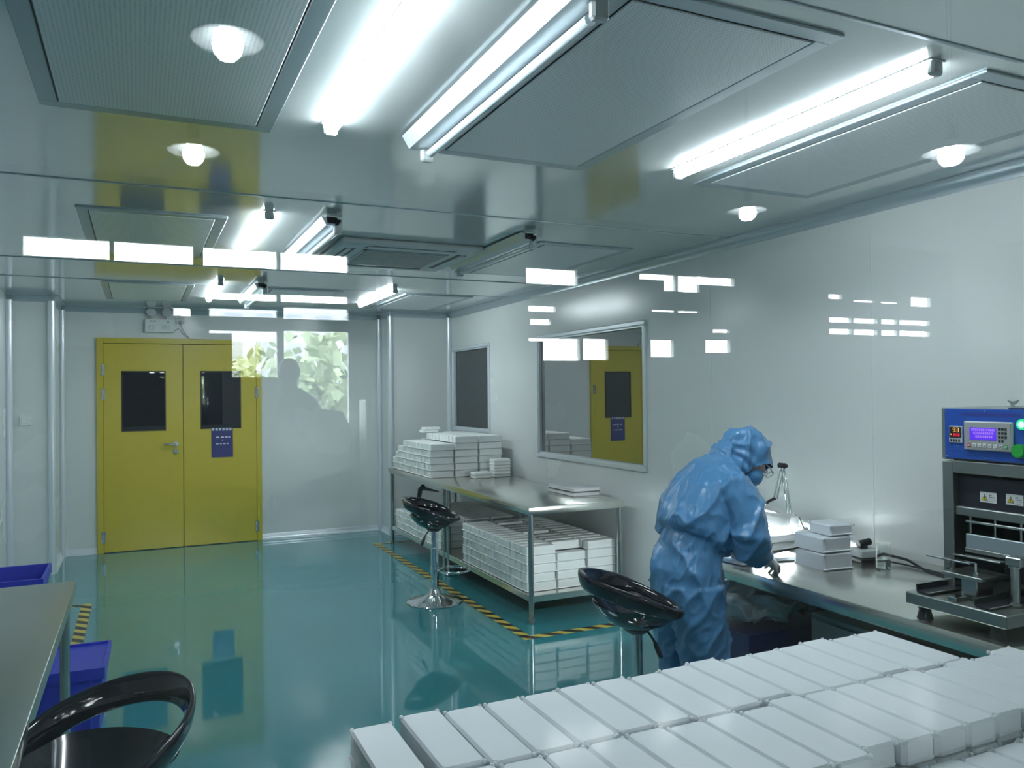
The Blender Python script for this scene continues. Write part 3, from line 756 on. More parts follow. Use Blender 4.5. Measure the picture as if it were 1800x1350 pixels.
# magnifier lamp
ml = thing('magnifier_lamp', 'white swing-arm magnifier lamp shining on the bench beside the worker', 'lamp', (2.985, 3.09, .78))
obj('base', MB().box((-.06, -.07, 0), (.06, .07, .075), .006).box((-.035, -.03, .075), (.035, .03, .13), .006), 'white', ml)
E0 = Vector((-.0, 0, .13)); E1 = Vector((-.045, 0, .385)); E2 = Vector((-.095, .0, .222)); E3 = Vector((-.165, -.005, .20))
def arm(p, q, m, name='arm', off=.010):
    d = (q - p).normalized(); s_ = d.cross(Vector((1, 0, 0))).normalized() * off
    return obj(name, MB().cyl(p + s_, q + s_, .0045, n=10).cyl(p - s_, q - s_, .0045, n=10), m, ml)
a1 = arm(E0, E1, 'chrome', 'lower_arm'); a2 = arm(E1, E2, 'steel_dark', 'upper_arm')
sp = [E0.lerp(E1, .15 + .6 * q / 60) + Vector((.012 * math.cos(q * 1.3), .012 * math.sin(q * 1.3), 0)) * .45 + Vector((.012, 0, 0)) for q in range(61)]
obj('spring', MB().tube(sp, .0016, n=6), 'chrome', a1)
obj('elbow_joint', MB().cyl(E1 + Vector((0, -.02, 0)), E1 + Vector((0, .02, 0)), .014, n=16).cyl(E1 + Vector((0, -.032, 0)), E1 + Vector((0, -.018, 0)), .008), 'black', ml)
obj('base_joint', MB().cyl(E0 + Vector((0, -.022, 0)), E0 + Vector((0, .022, 0)), .016, n=16), 'white', ml)
obj('head_bracket', MB().tube([E2, E2.lerp(E3, .5) + Vector((0, 0, .004)), E3], .007, n=10), 'black', ml)
hm = Matrix.Translation((-.175, -.015, .148)) @ Matrix.Rotation(.16, 4, 'X') @ Matrix.Rotation(.13, 4, 'Y')
hd = obj('lamp_head', MB().lathe([(.060, .010), (.068, .030), (.10, .036), (.118, .022), (.120, -.014), (.117, -.024), (.112, -.024), (.110, .012), (.066, .014), (.060, .010)], n=40, mx=hm), 'white', ml)
obj('lens', MB().lathe([(0, .026), (.04, .023), (.062, .016), (.04, .010), (0, .008)], n=32, mx=hm), 'clear', hd)
obj('ring_tube', MB().lathe([(.078, -.002), (.087, -.010), (.096, -.002), (.087, .006), (.078, -.002)], n=36, mx=hm), 'ringlight', hd)
obj('cord', MB().tube([(.02, 0, .14), (.035, -.03, .12), (.03, -.06, .08), (.02, -.09, .05), (.02, -.10, .004)], .003, n=8), 'black', ml)

# beaker, adapter, cables
bk = thing('beaker', 'small clear glass beaker half filled with water on the bench', 'beaker', (2.868, 2.43, .78))
obj('glass_wall', MB().lathe([(0, 0), (.028, 0), (.031, .004), (.031, .108), (.034, .112), (.0325, .113), (.029, .108), (.029, .006), (0, .004)], n=32), 'pane', bk)
obj('water', MB().lathe([(0, .0045), (.0285, .0065), (.0285, .045), (0, .045)], n=32), 'water', bk)
ad = thing('power_adapter', 'black and clear power adapter with a plug, behind the white box stack', 'adapter', (2.93, 2.585, .78), -.2)
obj('lower_case', MB().box((-.05, -.05, 0), (.05, .05, .02), .004), 'black', ad)
obj('cover', MB().box((-.048, -.048, .02), (.048, .048, .055), .004), 'lgrey', ad)
obj('plug', MB().cyl((-.03, .0, .075), (.03, .0, .085), .016, n=16).box((-.012, -.01, .05), (.012, .01, .075)), 'black', ad)
mb = MB().tube([(2.96, 2.55, .805), (2.93, 2.48, .83), (2.93, 2.36, .825), (2.90, 2.24, .80), (2.90, 2.12, .795), (2.88, 1.99, .84), (2.86, 1.86, .872)], .006, n=8)
tag(obj('power_cable', mb, 'black'), 'thick black cable running from the adapter to the blue machine', 'cable')
mb = MB().tube([(2.96, 2.56, .792), (3.0, 2.42, .785), (2.99, 2.26, .785), (2.95, 2.1, .785), (2.93, 1.92, .787), (2.90, 1.80, .80)], .004, n=8)
tag(obj('power_cable', mb, 'darkbox'), 'thinner dark cable lying on the bench behind the beaker', 'cable')

# ================================================================== MACHINE
mc = thing('pad_printing_machine', 'steel bench-top machine with a blue control panel and lit display', 'machine', (2.60, 1.72, .78))
ox, oy, oz = 2.60, 1.72, .78
def L_(p): return (p[0] - ox, p[1] - oy, p[2] - oz)
def MBOX(mb, lo, hi, bev=0.0): return mb.box(L_(lo), L_(hi), bev)
Y0, Y1 = 1.545, 1.893
obj('base_plate', MBOX(MB(), (2.335, Y0, .826), (2.95, Y1, .866), .003), 'steel_dark', mc)
for fx, fy in ((2.375, 1.85), (2.375, 1.60), (2.90, 1.85), (2.90, 1.60)):
    obj('rubber_foot', MB().lathe([(0, 0), (.026, 0), (.022, .015), (.019, .028), (.024, .046), (0, .046)], (fx - ox, fy - oy, 0), 20), 'black', mc)
PX = 2.50
obj('post', MBOX(MB(), (PX, 1.833, .866), (PX + .30, 1.873, 1.30), .003), 'steel_dark', mc)
obj('post', MBOX(MB(), (PX, 1.548, .866), (PX + .30, 1.575, 1.30), .003), 'steel_dark', mc)
obj('back_panel', MBOX(MB(), (PX + .26, 1.575, .866), (PX + .29, 1.833, 1.30)), 'darkbox', mc)
obj('control_housing', MBOX(MB(), (PX + .003, 1.548, 1.305), (PX + .36, 1.876, 1.482), .004), 'steel_dark', mc)
mb = MBOX(MB(), (PX - .001, 1.575, 1.262), (PX + .26, 1.833, 1.303), .002); obj('upper_crossbar', mb, 'steel_dark', mc)
obj('lower_crossbar', MBOX(MB(), (PX + .01, 1.575, 1.118), (PX + .06, 1.833, 1.148), .003), 'steel_dark', mc)
obj('shield_plate', MBOX(MB(), (PX + .03, 1.575, 1.148), (PX + .036, 1.833, 1.25)), 'darkbox', mc)
pn = obj('control_panel', MBOX(MB(), (PX - .004, 1.552, 1.310), (PX + .003, 1.858, 1.478), .002), 'machineblue', mc)
for yy, zz in ((1.850, 1.471), (1.712, 1.471), (1.850, 1.318), (1.712, 1.318), (1.560, 1.471), (1.560, 1.318)):
    obj('screw', MB().cyl(L_((PX - .006, yy, zz)), L_((PX - .003, yy, zz)), .0025, n=10), 'chrome', pn)
# temperature controller
tcx = obj('temperature_display', MBOX(MB(), (PX - .010, 1.790, 1.364), (PX - .003, 1.838, 1.420), .002), 'lgrey', mc)
obj('display_window', MBOX(MB(), (PX - .0115, 1.793, 1.381), (PX - .0095, 1.835, 1.417)), 'black', tcx)
def seg_digit(mb, y, z, w_, h_, segs, X, t_=.0017):
    """seven-segment digit facing -X; y is its left edge as seen (larger y), reading towards smaller y"""
    P = {'a': ((0, h_), (w_, h_)), 'b': ((w_, h_), (w_, h_ / 2)), 'c': ((w_, h_ / 2), (w_, 0)), 'd': ((0, 0), (w_, 0)), 'e': ((0, 0), (0, h_ / 2)), 'f': ((0, h_ / 2), (0, h_)), 'g': ((0, h_ / 2), (w_, h_ / 2))}
    for s_ in segs:
        (u0, v0), (u1, v1) = P[s_]; u0, u1 = sorted((u0, u1)); v0, v1 = sorted((v0, v1))
        MBOX(mb, (X - .0008, y - u1 - t_ / 2, z + v0 - t_ / 2), (X, y - u0 + t_ / 2, z + v1 + t_ / 2))
mb = MB(); seg_digit(mb, 1.820, 1.4005, .007, .013, 'abfgcd', PX - .0115); seg_digit(mb, 1.8075, 1.4005, .007, .013, 'abgcd', PX - .0115)
MBOX(mb, (PX - .0123, 1.826, 1.390), (PX - .0115, 1.831, 1.394)); obj('digits', mb, 'ledamber', tcx)
mb = MB(); seg_digit(mb, 1.818, 1.3865, .004, .008, 'abcdefg', PX - .0115, .0016); seg_digit(mb, 1.810, 1.3865, .004, .008, 'abcdef', PX - .0115, .0016); seg_digit(mb, 1.802, 1.3865, .004, .008, 'abcdefg', PX - .0115, .0016); obj('lower_digits', mb, 'ledred', tcx)
mb = MB()
for q in range(4): MBOX(mb, (PX - .0112, 1.797 + q * .0095, 1.3675), (PX - .0098, 1.803 + q * .0095, 1.376))
obj('keys', mb, 'darkbox', tcx)
# text display unit
td = obj('text_display', MBOX(MB(), (PX - .014, 1.617, 1.343), (PX - .003, 1.781, 1.438), .003), 'lgrey', mc)
obj('bezel', MBOX(MB(), (PX - .0155, 1.621, 1.347), (PX - .0135, 1.777, 1.434)), 'grey', td)
obj('screen', MBOX(MB(), (PX - .0165, 1.668, 1.378), (PX - .015, 1.758, 1.418)), 'lcd', td)
mb = MB(); rn = random.Random(5)
for z, ya, yb in ((1.4075, 1.674, 1.752), (1.3965, 1.678, 1.745), (1.3855, 1.680, 1.738)):
    y = yb
    while y > ya:
        w_ = rn.uniform(.0035, .006); 
        for q in range(3): MBOX(mb, (PX - .0172, y - w_, z + q * .0028), (PX - .0165, y - rn.uniform(0, .001), z + q * .0028 + .0014))
        MBOX(mb, (PX - .0172, y - w_ * .6, z), (PX - .0165, y - w_ * .4, z + .007)); y -= w_ + .0016
obj('screen_text', mb, 'lcdtext', td)
mb = MB()
for q in range(4):
    for e in range(3):
        if q == 3 and e == 2: continue
        MBOX(mb, (PX - .0175, 1.654 - e * .0105, 1.4105 - q * .0125), (PX - .0155, 1.6615 - e * .0105, 1.4185 - q * .0125), .0008)
obj('keypad', mb, 'darkbox', td)
for q in range(8):
    y = 1.766 - q * .0178; m_ = 'red' if q == 0 else ('greenbtn' if q == 7 else 'white')
    kk = obj('key', MBOX(MB(), (PX - .0175, y - .0115, 1.3535), (PX - .0155, y, 1.3655), .001), m_, td, 'red key' if q == 0 else ('green key' if q == 7 else None))
    mb = MB(); yc, zc = y - .0058, 1.3595; X = PX - .0178
    if q in (2, 3, 4, 5):
        tri = {2: ((-.002, .002), (.002, .002), (0, -.002)), 3: ((-.002, -.002), (.002, -.002), (0, .002)), 4: ((.002, 0), (-.002, .002), (-.002, -.002)), 5: ((-.002, 0), (.002, .002), (.002, -.002))}[q]
        mb.prism([L_((X, yc + a_, zc + b__)) for a_, b__ in tri], (.0005, 0, 0))
    else:
        for r_ in range(2): MBOX(mb, (X, yc - .004, zc - .003 + r_ * .004), (X + .0004, yc + .004, zc - .0015 + r_ * .004))
    obj('key_symbol', mb, 'print' if m_ == 'white' else 'whiteprint', kk)
# printing on the panel
mb = MB(); rn = random.Random(8); y = 1.795
while y > 1.60:
    w_ = rn.uniform(.005, .008); MBOX(mb, (PX - .0047, y - w_, 1.4555), (PX - .004, y, 1.458)); MBOX(mb, (PX - .0047, y - w_, 1.4625), (PX - .004, y, 1.464)); MBOX(mb, (PX - .0047, y - w_ * .6, 1.4555), (PX - .004, y - w_ * .4, 1.466)); y -= w_ + .003
obj('title_lettering', mb, 'machinered', pn)
mb = MB(); y = 1.795
while y > 1.615:
    w_ = rn.uniform(.004, .007); MBOX(mb, (PX - .0047, y - w_, 1.329), (PX - .004, y, 1.3305)); MBOX(mb, (PX - .0047, y - w_ * .6, 1.326), (PX - .004, y - w_ * .4, 1.334)); y -= w_ + .007
for y in (1.826, 1.818, 1.810): MBOX(mb, (PX - .0047, y - .006, 1.351), (PX - .004, y, 1.356))
for q in range(8): MBOX(mb, (PX - .0047, 1.79 + q * .006, 1.341), (PX - .004, 1.794 + q * .006, 1.343))
obj('caption_lettering', mb, 'machinelight', pn)
bt = obj('indicator_lamp', MB().cyl(L_((PX - .014, 1.588, 1.432)), L_((PX - .003, 1.588, 1.432)), .0165, n=28), 'ledgreen', mc)
obj('lamp_core', MB().lathe([(.010, 0), (.008, .004), (0, .005)], mx=Matrix.Translation(L_((PX - .014, 1.588, 1.432))) @ Matrix.Rotation(-PI / 2, 4, 'Y'), n=20), 'ledcore', bt)
obj('green_button', MB().cyl(L_((PX - .024, 1.594, 1.349)), L_((PX - .003, 1.594, 1.349)), .0215, n=32).cyl(L_((PX - .027, 1.594, 1.349)), L_((PX - .024, 1.594, 1.349)), .019, n=32), 'greenbtn', mc)
# wing knob on top, top tray edge
obj('wing_knob', MB().cyl(L_((PX + .05, 1.655, 1.482)), L_((PX + .05, 1.655, 1.497)), .006, n=14).prism([L_((PX + .05, 1.635, 1.508)), L_((PX + .05, 1.648, 1.494)), L_((PX + .05, 1.662, 1.494)), L_((PX + .05, 1.675, 1.508)), L_((PX + .05, 1.655, 1.502))], (.006, 0, 0)), 'chrome', mc)
obj('top_rail', MBOX(MB(), (PX - .002, 1.548, 1.480), (PX + .36, 1.640, 1.486), .002), 'steel', mc)
# warning labels
for yc, zc, wd in ((1.727, 1.187, .056), (1.640, 1.189, .056)):
    lb = obj('warning_label', MBOX(MB(), (PX + .027, yc - wd / 2, zc - .017), (PX + .030, yc + wd / 2, zc + .017)), 'white', mc, 'white warning label with a yellow triangle')
    c0 = yc + wd * .22
    obj('triangle', MB().prism([L_((PX + .0262, c0 + .0115, zc - .011)), L_((PX + .0262, c0 - .0115, zc - .011)), L_((PX + .0262, c0, zc + .010))], (.0008, 0, 0)), 'print', lb)
    obj('triangle_fill', MB().prism([L_((PX + .0256, c0 + .009, zc - .0095)), L_((PX + .0256, c0 - .009, zc - .0095)), L_((PX + .0256, c0, zc + .0072))], (.0006, 0, 0)), 'yellowsign', lb)
    mb = MB(); MBOX(mb, (PX + .025, c0 - .0012, zc - .004), (PX + .0256, c0 + .0012, zc + .003)); MBOX(mb, (PX + .025, c0 - .0012, zc - .0075), (PX + .0256, c0 + .0012, zc - .0055))
    for r_, (n_, s_) in enumerate(((2, .0045), (4, .0042), (5, .0015), (4, .0015))):
        for q in range(n_):
            z = zc + .007 - r_ * .0065; y = yc - .003 - q * .0052
            MBOX(mb, (PX + .0262, y - .004, z), (PX + .027, y, z + s_ * .35)); MBOX(mb, (PX + .0262, y - .0024, z - s_ * .4), (PX + .027, y - .0016, z + s_ * .6))
    obj('lettering', mb, 'print', lb)
# mechanism
obj('guide_rod', MB().cyl(L_((PX + .02, 1.80, 1.10)), L_((PX + .02, 1.575, 1.10)), .005, n=12), 'steel', mc)
mb = MB()
for yy in (1.785, 1.70, 1.615): mb.cyl(L_((PX + .02, yy, 1.055)), L_((PX + .02, yy, 1.118)), .0045, n=10)
obj('threaded_rod', mb, 'steel', mc)
obj('squeegee_plate', MB().box(*[L_(p) for p in ((PX + .0, 1.576, 1.015), (PX + .012, 1.79, 1.062))], .002), 'alu_dark', mc)
obj('squeegee_edge', MBOX(MB(), (PX - .004, 1.576, 1.002), (PX + .004, 1.79, 1.016), .001), 'steel', mc)
obj('slide_plate', MBOX(MB(), (PX - .11, 1.70, .985), (PX - .08, 1.855, .990), .001), 'steel', mc)
obj('slide_plate', MBOX(MB(), (PX - .05, 1.64, .993), (PX - .02, 1.80, .998), .001), 'steel', mc)
obj('carriage_block', MBOX(MB(), (PX - .09, 1.69, .868), (PX - .01, 1.745, .935), .003), 'steel', mc)
obj('carriage_top', MBOX(MB(), (PX - .11, 1.66, .935), (PX + .03, 1.80, .948), .002), 'steel_dark', mc)
mb = MB()
for yy, zz in ((1.79, .948), (1.70, .948)):
    mb.cyl(L_((PX - .08, yy, zz)), L_((PX - .08, yy, .987)), .004, n=10).cyl(L_((PX - .08, yy, zz)), L_((PX - .08, yy, zz + .010)), .008, n=6)
obj('bolt', mb, 'chrome', mc)
obj('air_cylinder', MB().cyl(L_((PX - .03, 1.605, .872)), L_((PX - .03, 1.605, .985)), .014, n=20).cyl(L_((PX - .03, 1.605, .985)), L_((PX - .03, 1.605, .992)), .019, n=20).cyl(L_((PX - .03, 1.605, .868)), L_((PX - .03, 1.605, .878)), .020, n=20), 'steel', mc)
obj('cylinder_bracket', MBOX(MB(), (PX - .05, 1.575, .992), (PX + .05, 1.625, 1.020), .003), 'steel', mc)
for yy in (1.835, 1.63):
    obj('rail_tray', MB().prism([L_((2.35, yy + .028, .874)), L_((2.35, yy + .028, .892)), L_((2.35, yy + .024, .892)), L_((2.35, yy + .022, .876)), L_((2.35, yy - .022, .872)), L_((2.35, yy - .024, .867)), L_((2.35, yy + .022, .867))], (.24, 0, 0)), 'darkbox', mc)
    obj('rail_lip', MB().cyl(L_((2.35, yy + .026, .893)), L_((2.59, yy + .026, .893)), .003, n=8).cyl(L_((2.35, yy - .023, .873)), L_((2.59, yy - .023, .873)), .003, n=8), 'steel', mc)
obj('stop_block', MBOX(MB(), (2.345, 1.715, .866), (2.40, 1.745, .882), .002), 'steel', mc)
obj('red_cap', MB().cyl(L_((2.40, 1.665, .878)), L_((2.425, 1.665, .878)), .009, n=14), 'red', mc)

# ================================================================== PERSON
def baked(mb, voxel, smooth_it=6, fn=None, name='m'):
    me = mb.mesh(name, False); o = bpy.data.objects.new(name, me); C.objects.link(o)
    r = o.modifiers.new('r', 'REMESH'); r.mode = 'VOXEL'; r.voxel_size = voxel
    s_ = o.modifiers.new('s', 'SMOOTH'); s_.factor = .6; s_.iterations = smooth_it
    dg = bpy.context.evaluated_depsgraph_get(); ev = o.evaluated_get(dg)
    me2 = bpy.data.meshes.new_from_object(ev, depsgraph=dg); bpy.data.objects.remove(o); bpy.data.meshes.remove(me)
    me2.name = name
    if fn:
        nr = [v.normal.copy() for v in me2.vertices]
        for v, n in zip(me2.vertices, nr): v.co += fn(v.co, n)
    for p in me2.polygons: p.use_smooth = True
    return me2
PP = thing('person', 'person in blue hooded cleanroom coverall and gloves bending over the bench', 'person', (2.055, 2.68, 0)); PP.scale = (.96, .96, .96)
HC = Vector((.295, -.01, 1.300))                       # head centre
FD = Vector((.70, -.24, -.67)).normalized()             # face direction
UPH = Vector((.60, 0, .80)); UPH = (UPH - FD * UPH.dot(FD)).normalized()               # top of head direction
SDH = FD.cross(UPH).normalized()
def hp(f_, u, s_): return HC + FD * f_ + UPH * u + SDH * s_
# body
mb = MB()
mb.loft([((-.02, 0, .78), .13, .10), ((-.01, 0, .92), .125, .09), ((.05, 0, 1.06), .14, .09), ((.11, 0, 1.18), .16, .09), ((.17, 0, 1.25), .12, .07), ((.22, 0, 1.285), .055, .05), ((.28, 0, 1.31), .05, .05)])
for s_ in (-1, 1):
    mb.loft([((0, s_ * .075, .84), .075, .075), ((.01, s_ * .09, .62), .065, .065), ((.02, s_ * .095, .44), .05, .05), ((-.01, s_ * .10, .28), .045, .045), ((-.03, s_ * .10, .08), .03, .03)], side=(1, 0, 0))
    mb.loft([((-.06, s_ * .10, .035), .03, .03), ((.03, s_ * .10, .035), .035, .03), ((.12, s_ * .105, .03), .03, .018)])
for sh, el, wr in (((.13, -.17, 1.205), (.10, -.225, .995), (.262, -.149, .904)), ((.13, .17, 1.205), (.10, .25, 1.0), (.30, .13, .898))):
    mb.loft([(sh, .05, .05), (el, .038, .038), (wr, .026, .026), (Vector(wr) + Vector((.03, .01, -.006)), .024, .022)], side=(0, 0, 1))
hb = MB()
mb.sphere(HC, .085, 28, (1, 1, 1)); mb.sphere(hp(-.01, .02, 0), .092, 28, (1, .84, 1))
mb.sphere(hp(.03, -.05, 0), .058, 24)
mb.sphere(hp(.096, -.025, 0), .014, 12); mb.sphere(hp(.088, -.062, 0), .017, 12, (1, 1.3, .6))
for s_ in (-1, 1):
    mb.sphere(hp(-.005, -.02, s_ * .080), .018, 12, (1, .5, 1.5)); mb.sphere(hp(.078, .012, s_ * .032), .013, 12)
body = obj('body', baked(mb, .011, 4, name='body'), 'skin', PP)
# coverall
mb = MB()
mb.loft([((-.02, 0, .66), .145, .115), ((-.030, 0, .76), .160, .128), ((-.03, 0, .85), .166, .132), ((-.012, 0, .91), .158, .120), ((.0, 0, .945), .150, .112), ((.012, 0, .965), .150, .112), ((.028, 0, .985), .180, .135), ((.035, 0, 1.02), .182, .150), ((.06, 0, 1.09), .178, .148), ((.095, 0, 1.165), .178, .132), ((.13, 0, 1.225), .172, .108), ((.17, 0, 1.255), .125, .085), ((.205, 0, 1.275), .085, .075), ((.245, 0, 1.285), .078, .075)], 36)
for s_ in (-1, 1):
    mb.loft([((-.02, s_ * .075, .80), .115, .095), ((-.02, s_ * .082, .66), .112, .092), ((-.0, s_ * .085, .48), .100, .086), ((-.005, s_ * .088, .30), .094, .084), ((-.02, s_ * .09, .16), .088, .080), ((-.02, s_ * .092, .105), .066, .062), ((-.02, s_ * .095, .06), .055, .05)], 24, side=(1, 0, 0))
    mb.loft([((-.085, s_ * .095, .038), .036, .036), ((-.03, s_ * .095, .045), .046, .044), ((.06, s_ * .098, .042), .046, .038), ((.135, s_ * .10, .034), .040, .030), ((.16, s_ * .10, .028), .02, .02)], 20)
mb.loft([((.115, -.135, 1.20), .085, .080), ((.125, -.188, 1.16), .078, .068), ((.125, -.222, 1.09), .072, .062), ((.120, -.236, 1.02), .078, .064), ((.13, -.220, .968), .074, .066), ((.185, -.19, .938), .062, .058), ((.235, -.160, .915), .050, .047), ((.268, -.148, .902), .036, .034)], 24, side=(1, 0, 0))
mb.loft([((.115, .135, 1.20), .085, .080), ((.115, .190, 1.155), .084, .074), ((.10, .232, 1.08), .080, .070), ((.09, .245, 1.00), .082, .070), ((.145, .23, .955), .074, .066), ((.215, .18, .925), .060, .056), ((.275, .14, .905), .046, .044), ((.305, .13, .896), .036, .034)], 24, side=(1, 0, 0))
mb.sphere(hp(-.008, .008, 0), .113, 32, (1, .93, 1)); mb.sphere(hp(-.022, .026, 0), .108, 28); mb.sphere(hp(-.07, -.045, 0), .075, 24)
hoodc = hp(-.025, .01, 0)
def folds(p, n):
    d = Vector((0, 0, 0))
    z = p.z
    q = Vector((p.x * 6, p.y * 6, p.z * 6))
    a = noise.noise(q * 1.0 + Vector((3, 1, 7))) * .010
    rid = 1 - abs(noise.noise(Vector((p.x * 9 + 4, p.y * 9, p.z * 7 - p.x * 6)))) * 2
    a += (rid ** 3 if rid > 0 else 0) * .016 - .003
    rid2 = 1 - abs(noise.noise(Vector((p.x * 20 - p.z * 8, p.y * 20 + 9, p.z * 10)))) * 2.2
    a += (rid2 ** 3 if rid2 > 0 else 0) * .006
    # gathers at the waist elastic
    wgt = math.exp(-((z - .955) / .022) ** 2) if p.x < .2 and abs(p.y) < .2 else 0
    ang = math.atan2(p.y, p.x + .02)
    if wgt > .01:
        side_w = max(.25, math.exp(-((ang + 2.0) / .45) ** 2)) 
        a += wgt * (.0045 * math.sin(ang * 46) - .002) * (.4 + side_w)
    # folds running down the legs
    if z < .8:
        rl = 1 - abs(noise.noise(Vector((p.x * 8, p.y * 8, z * 5 + p.y * 14)))) * 2.4
        a += (rl ** 3 if rl > 0 else 0) * .007
    # hood gathers radiating from the nape
    rel = p - hp(-.09, -.045, 0); rlen = rel.length
    if rlen < .2 and (p - hoodc).length < .16:
        an = math.atan2(rel.dot(SDH), rel.dot(UPH)); a += .005 * math.sin(an * 15 + 1.5 * noise.noise(p * 12)) * math.exp(-((rlen - .09) / .07) ** 2)
    return n * a
cme = baked(mb, .0075, 2, folds, 'coverall')
OD = (FD * .80 - UPH * .50 + SDH * .30).normalized()
b = bmesh.new(); b.from_mesh(cme)
kill = [f for f in b.faces if (f.calc_center_median() - HC).length < .17 and (f.calc_center_median() - HC).normalized().dot(OD) > .56 and (f.calc_center_median() - HC).dot(FD) > .0]
bmesh.ops.delete(b, geom=kill, context='FACES'); b.to_mesh(cme); b.free()
cov = obj('coverall', cme, 'fabric', PP)
obj('back_seam', MB().tube([(-.190, .0, .70), (-.197, .0, .80), (-.190, .0, .87)], .003, n=6), 'fabric', cov) if False else None
# mask, visible cheek, glasses
mk = MB(); b = bmesh.new(); bmesh.ops.create_uvsphere(b, u_segments=28, v_segments=20, radius=1)
for v in b.verts:
    c = v.co.copy(); v.co = hp(.046 + c.x * .060, -.042 + c.z * .056, c.y * .078)
mk._merge(b); obj('face_mask', mk, 'mask', PP, 'blue face mask', ang=80)
ck = MB().sphere(hp(.050, -.012, -.055), .046, 24).sphere(hp(.050, -.012, .055), .046, 24)
obj('eye', MB().sphere(hp(.088, .012, .032), .010, 12).sphere(hp(.088, .012, -.032), .010, 12), 'white', body)
gs = MB()
for s_ in (-1, 1):
    gs.tube([hp(.03, .010, s_ * .096), hp(.075, .012, s_ * .092), hp(.108, .014, s_ * .062)], .0025, n=8)
    gs.tube([hp(.112, .012 + .018 * math.sin(q * PI / 8), s_ * .034 + .026 * math.cos(q * PI / 8)) for q in range(16)], .0015, n=6, closed=True)
obj('glasses', gs, 'grey', PP)
# gloves
def glove(side, wrist, fwd, dn, curl):
    """palm and five separate fingers; fwd = hand direction, dn = palm normal"""
    fwd = Vector(fwd).normalized(); dn = Vector(dn); dn = (dn - fwd * dn.dot(fwd)).normalized(); lat = fwd.cross(dn) * side
    w_ = Vector(wrist); mb = MB()
    mb.loft([(w_ - fwd * .03, .031, .029), (w_, .030, .024), (w_ + fwd * .035, .038, .016), (w_ + fwd * .075, .040, .014), (w_ + fwd * .088, .036, .011)], 20, side=lat)
    for i, (o_, l1_, c_) in enumerate(((-.030, .064, 1.2), (-.010, .076, 1.0), (.010, .072, .9), (.029, .058, 1.1))):
        p = w_ + fwd * .080 + lat * o_; ang = 0.0; pts = [p]; rd = [.0088]
        for s_, fr in enumerate((.42, .32, .26)):
            ang += curl * c_ * (.7 if s_ == 0 else 1.0)
            d = fwd * math.cos(ang) + dn * math.sin(ang); p = p + d * l1_ * fr; pts.append(p); rd.append(.0084 - .0009 * s_)
        mb.tube(pts, .008, n=10, rads=rd); mb.sphere(pts[-1], rd[-1], 10)
        mb.sphere(pts[0], .0095, 10)
    tp = w_ + fwd * .028 - lat * .028
    td_ = (fwd * .75 - lat * .45 + dn * .55).normalized(); t2 = tp + td_ * .034; t3 = t2 + (fwd * .85 + dn * .5).normalized() * .028
    mb.tube([tp, t2, t3], .010, n=10, rads=[.0125, .0105, .0088]); mb.sphere(t3, .0088, 10)
    return baked(mb, .0034, 3, lambda p, n: n * .0008 * noise.noise(p * 90), 'glove')
obj('glove', glove(1, (.275, -.144, .899), (.85, .28, -.42), (-.25, .35, -.9), .75), 'glove', PP, 'white latex glove on the right hand')
obj('glove', glove(-1, (.308, .126, .892), (.85, -.30, -.40), (-.25, -.35, -.9), .75), 'glove', PP, 'white latex glove on the left hand')

# ================================================================== HALL BEHIND THE CAMERA (seen mirrored in the observation pane)
HY = -6.502
struct('hall_floor', MB().box((-5, HY - .2, -.05), (9.6, YF - .1, 0)), 'concrete')
struct('hall_ceiling', MB().box((-5, HY - .2, 3.3), (9.6, YF, 3.4)), 'hallwall')
struct('wall_hall_left', MB().box((-5.1, HY - .2, 0), (-5, YF, 3.3)), 'hallwall')
struct('wall_hall_right', MB().box((9.6, HY - .2, 0), (9.7, YF, 3.3)), 'hallwall')
OPEN = [(-.79, -.207, 2.625, 2.775), (-.175, .406, 2.62, 2.775), (.481, 1.069, 2.62, 2.772), (1.098, 1.678, 2.62, 2.772), (3.43, 4.0, 2.614, 2.77),
        (4.75, 5.21, 2.72, 2.785), (5.06, 5.21, 2.61, 2.72), (5.24, 5.52, 2.61, 2.785), (5.52, 6.0, 2.70, 2.79),
        (.524, 1.066, 2.345, 2.405), (1.098, 1.676, 2.345, 2.41), (4.9, 5.21, 2.385, 2.408), (5.24, 5.52, 2.385, 2.408), (3.45, 3.75, 2.34, 2.40), (3.47, 3.70, 2.21, 2.27),
        (.254, .382, 2.20, 2.263), (.525, 1.065, 2.205, 2.273), (1.12, 1.675, 2.20, 2.30),
        (.524, .70, 2.065, 2.09), (.70, 1.064, 1.70, 2.09), (1.12, 1.675, 1.30, 2.10),
        (3.45, 3.607, 2.05, 2.08), (3.607, 4.02, 1.86, 2.08), (4.06, 4.35, 1.87, 2.085), (4.88, 5.17, 1.905, 2.09), (5.60, 5.93, 1.96, 2.10), (5.70, 5.93, 2.18, 2.22),
        (7.43, 7.64, 2.62, 2.68), (7.83, 8.20, 2.60, 2.625), (8.30, 8.62, 2.60, 2.62), (8.83, 9.18, 2.58, 2.70)]
for a_, b_ in ((7.43, 7.79), (7.83, 8.22), (8.30, 8.57), (8.62, 9.16)):
    OPEN.append((a_, b_, 2.342, 2.403)); OPEN.append((a_, b_, 2.20, 2.268))
xs = sorted({-5.0, 9.6} | {q for o in OPEN for q in o[:2]}); zs = sorted({0.0, 3.3} | {q for o in OPEN for q in o[2:]})
mb = MB()
for z0, z1 in zip(zs, zs[1:]):
    run = None
    for x0, x1 in zip(xs, xs[1:]):
        xm, zm = (x0 + x1) / 2, (z0 + z1) / 2
        solid = not any(o[0] < xm < o[1] and o[2] < zm < o[3] for o in OPEN)
        if solid: run = (run[0], x1) if run else (x0, x1)
        if run and (not solid or x1 == xs[-1]):
            mb.box((run[0], HY - .06, z0), (run[1], HY, z1)); run = None
